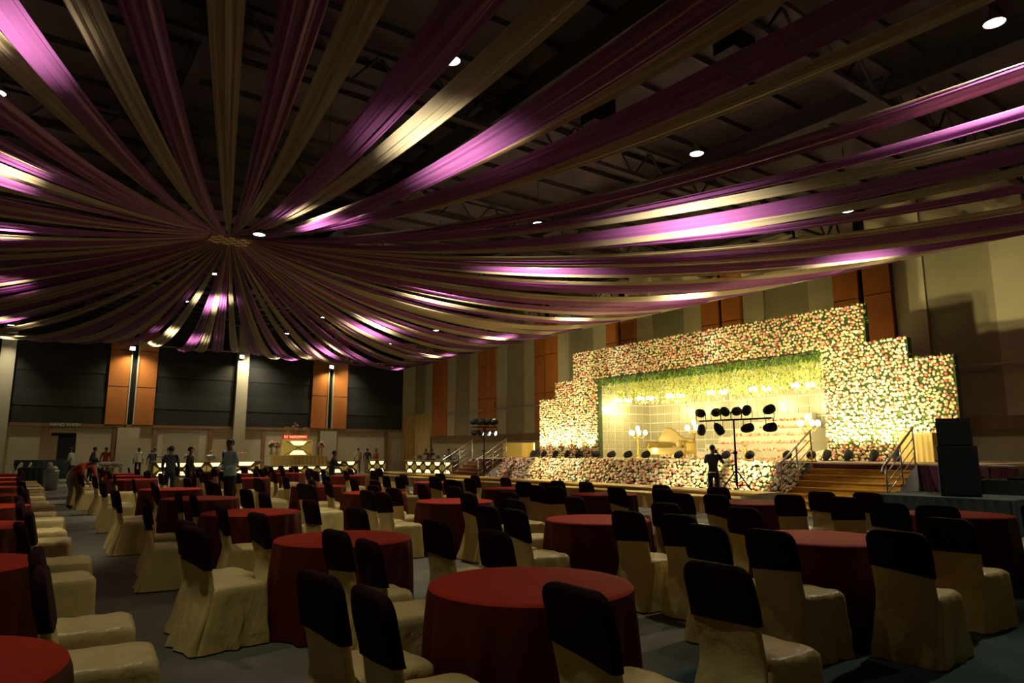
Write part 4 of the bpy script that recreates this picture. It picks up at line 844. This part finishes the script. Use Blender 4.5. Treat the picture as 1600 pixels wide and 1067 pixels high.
person((3.88, 23.75, 0), R(60), 1.66, (.03, .03, .03), (.02, .02, .022), 'person in a dark plaid shirt standing among the tables', 'stand', chk, 'long')
person((4.55, 24.35, 0), R(-25), 1.64, (.014, .012, .012), (.015, .015, .016), 'person in a black jacket beside the one in plaid', 'stand', None, 'long')
person((8.85, 23.1, 0), R(-30), 1.52, (.016, .024, .020), (.02, .02, .022), 'person in dark clothes holding out an arm over a far table', 'reach', None, 'long')
ph = person((16.25, 12.85, 0), R(25), 1.68, (.014, .014, .016), (.012, .012, .014), 'photographer in dark clothes shooting the stage from its foot', 'camera', None, 'long')
MB().lathe([(.142, -.012), (.145, 0), (.142, .012)], (0, 0, .94), 20, 0, None, False, False).obj('belt', 'white', ph, True)
cm = thing('photo_camera', 'small black camera held to the photographer face', 'camera', (16.25 + .27 * math.cos(R(25)), 12.85 + .27 * math.sin(R(25)), 1.50), R(25)); MB().box((0, 0, 0), (.07, .14, .1)).obj('body', 'black', cm); MB().lathe([(.04, 0), (.04, .1), (.035, .1)], (.035, 0, 0), 12, 0, (1, 0, 0)).obj('lens', 'black', cm)
person((1.30, 21.9, 0), R(-40), 1.70, (.36, .05, .012), (.30, .28, .2), 'man in a red shirt stooping over chairs in the aisle', 'bend')
person((2.15, 39.2, 0), R(150), 1.70, (.42, .44, .32), (.03, .035, .03), 'man in a pale green shirt leaning at the teal-skirted table', 'serve', None, 'long')
person((2.95, 40.2, 0), R(-20), 1.72, (.05, .045, .035), (.02, .02, .02), 'man in a dark shirt bending over the grey work table', 'serve')
person((4.05, 45.4, 0), R(80), 1.74, (.38, .07, .02), (.05, .04, .03), 'man in a red polo seen from behind by the door leaf', 'stand')
person((6.0, 47.8, 0), R(85), 1.72, (.62, .58, .42), (.015, .015, .017), 'man in a white shirt and black trousers standing by the pale pier', 'stand')
person((6.6, 46.8, 0), R(100), 1.62, (.02, .022, .025), (.16, .13, .03), 'person in dark top with mustard trousers by the pale pier', 'stand')
person((6.85, 48.1, 0), R(-10), 1.74, (.05, .06, .03), (.03, .03, .03), 'man in a dark green shirt reaching out to the one in blue', 'reach')
person((7.75, 47.6, 0), R(190), 1.76, (.22, .30, .38), (.02, .02, .025), 'man in a blue shirt facing the dark green shirt by the lit counter', 'serve', None, 'long')
person((10.1, 42.6, 0), R(250), 1.72, (.16, .26, .17), (.03, .03, .035), 'man in a green shirt with hands behind him before the doorway buffet', 'hips')
person((19.5, 46.0, 0), R(100), 1.74, (.52, .45, .26), (.12, .10, .06), 'man in a beige shirt behind the short lit counter', 'stand')
person((20.05, 45.7, 0), R(60), 1.72, (.02, .03, .045), (.02, .02, .025), 'man in a navy shirt between the beige and red shirts', 'stand')
person((20.62, 45.5, 0), R(200), 1.68, (.40, .06, .02), (.03, .03, .03), 'man in a red shirt at the short lit counter', 'stand')
for x, y, c, l in ((23.3, 42.9, (.03, .03, .03), 'server in black at the curtain end of the wall buffet'), (23.4, 42.2, (.02, .022, .02), 'second server in black at the curtain end of the wall buffet'), (23.5, 40.0, (.05, .045, .04), 'server in dark grey at the middle of the wall buffet'), (23.6, 39.2, (.30, .28, .25), 'server in a pale shirt at the stairs end of the wall buffet')):
    person((x, y, 0), R(185 + random.uniform(-25, 25)), 1.68, c, (.02, .02, .02), l, 'serve', None, 'long')
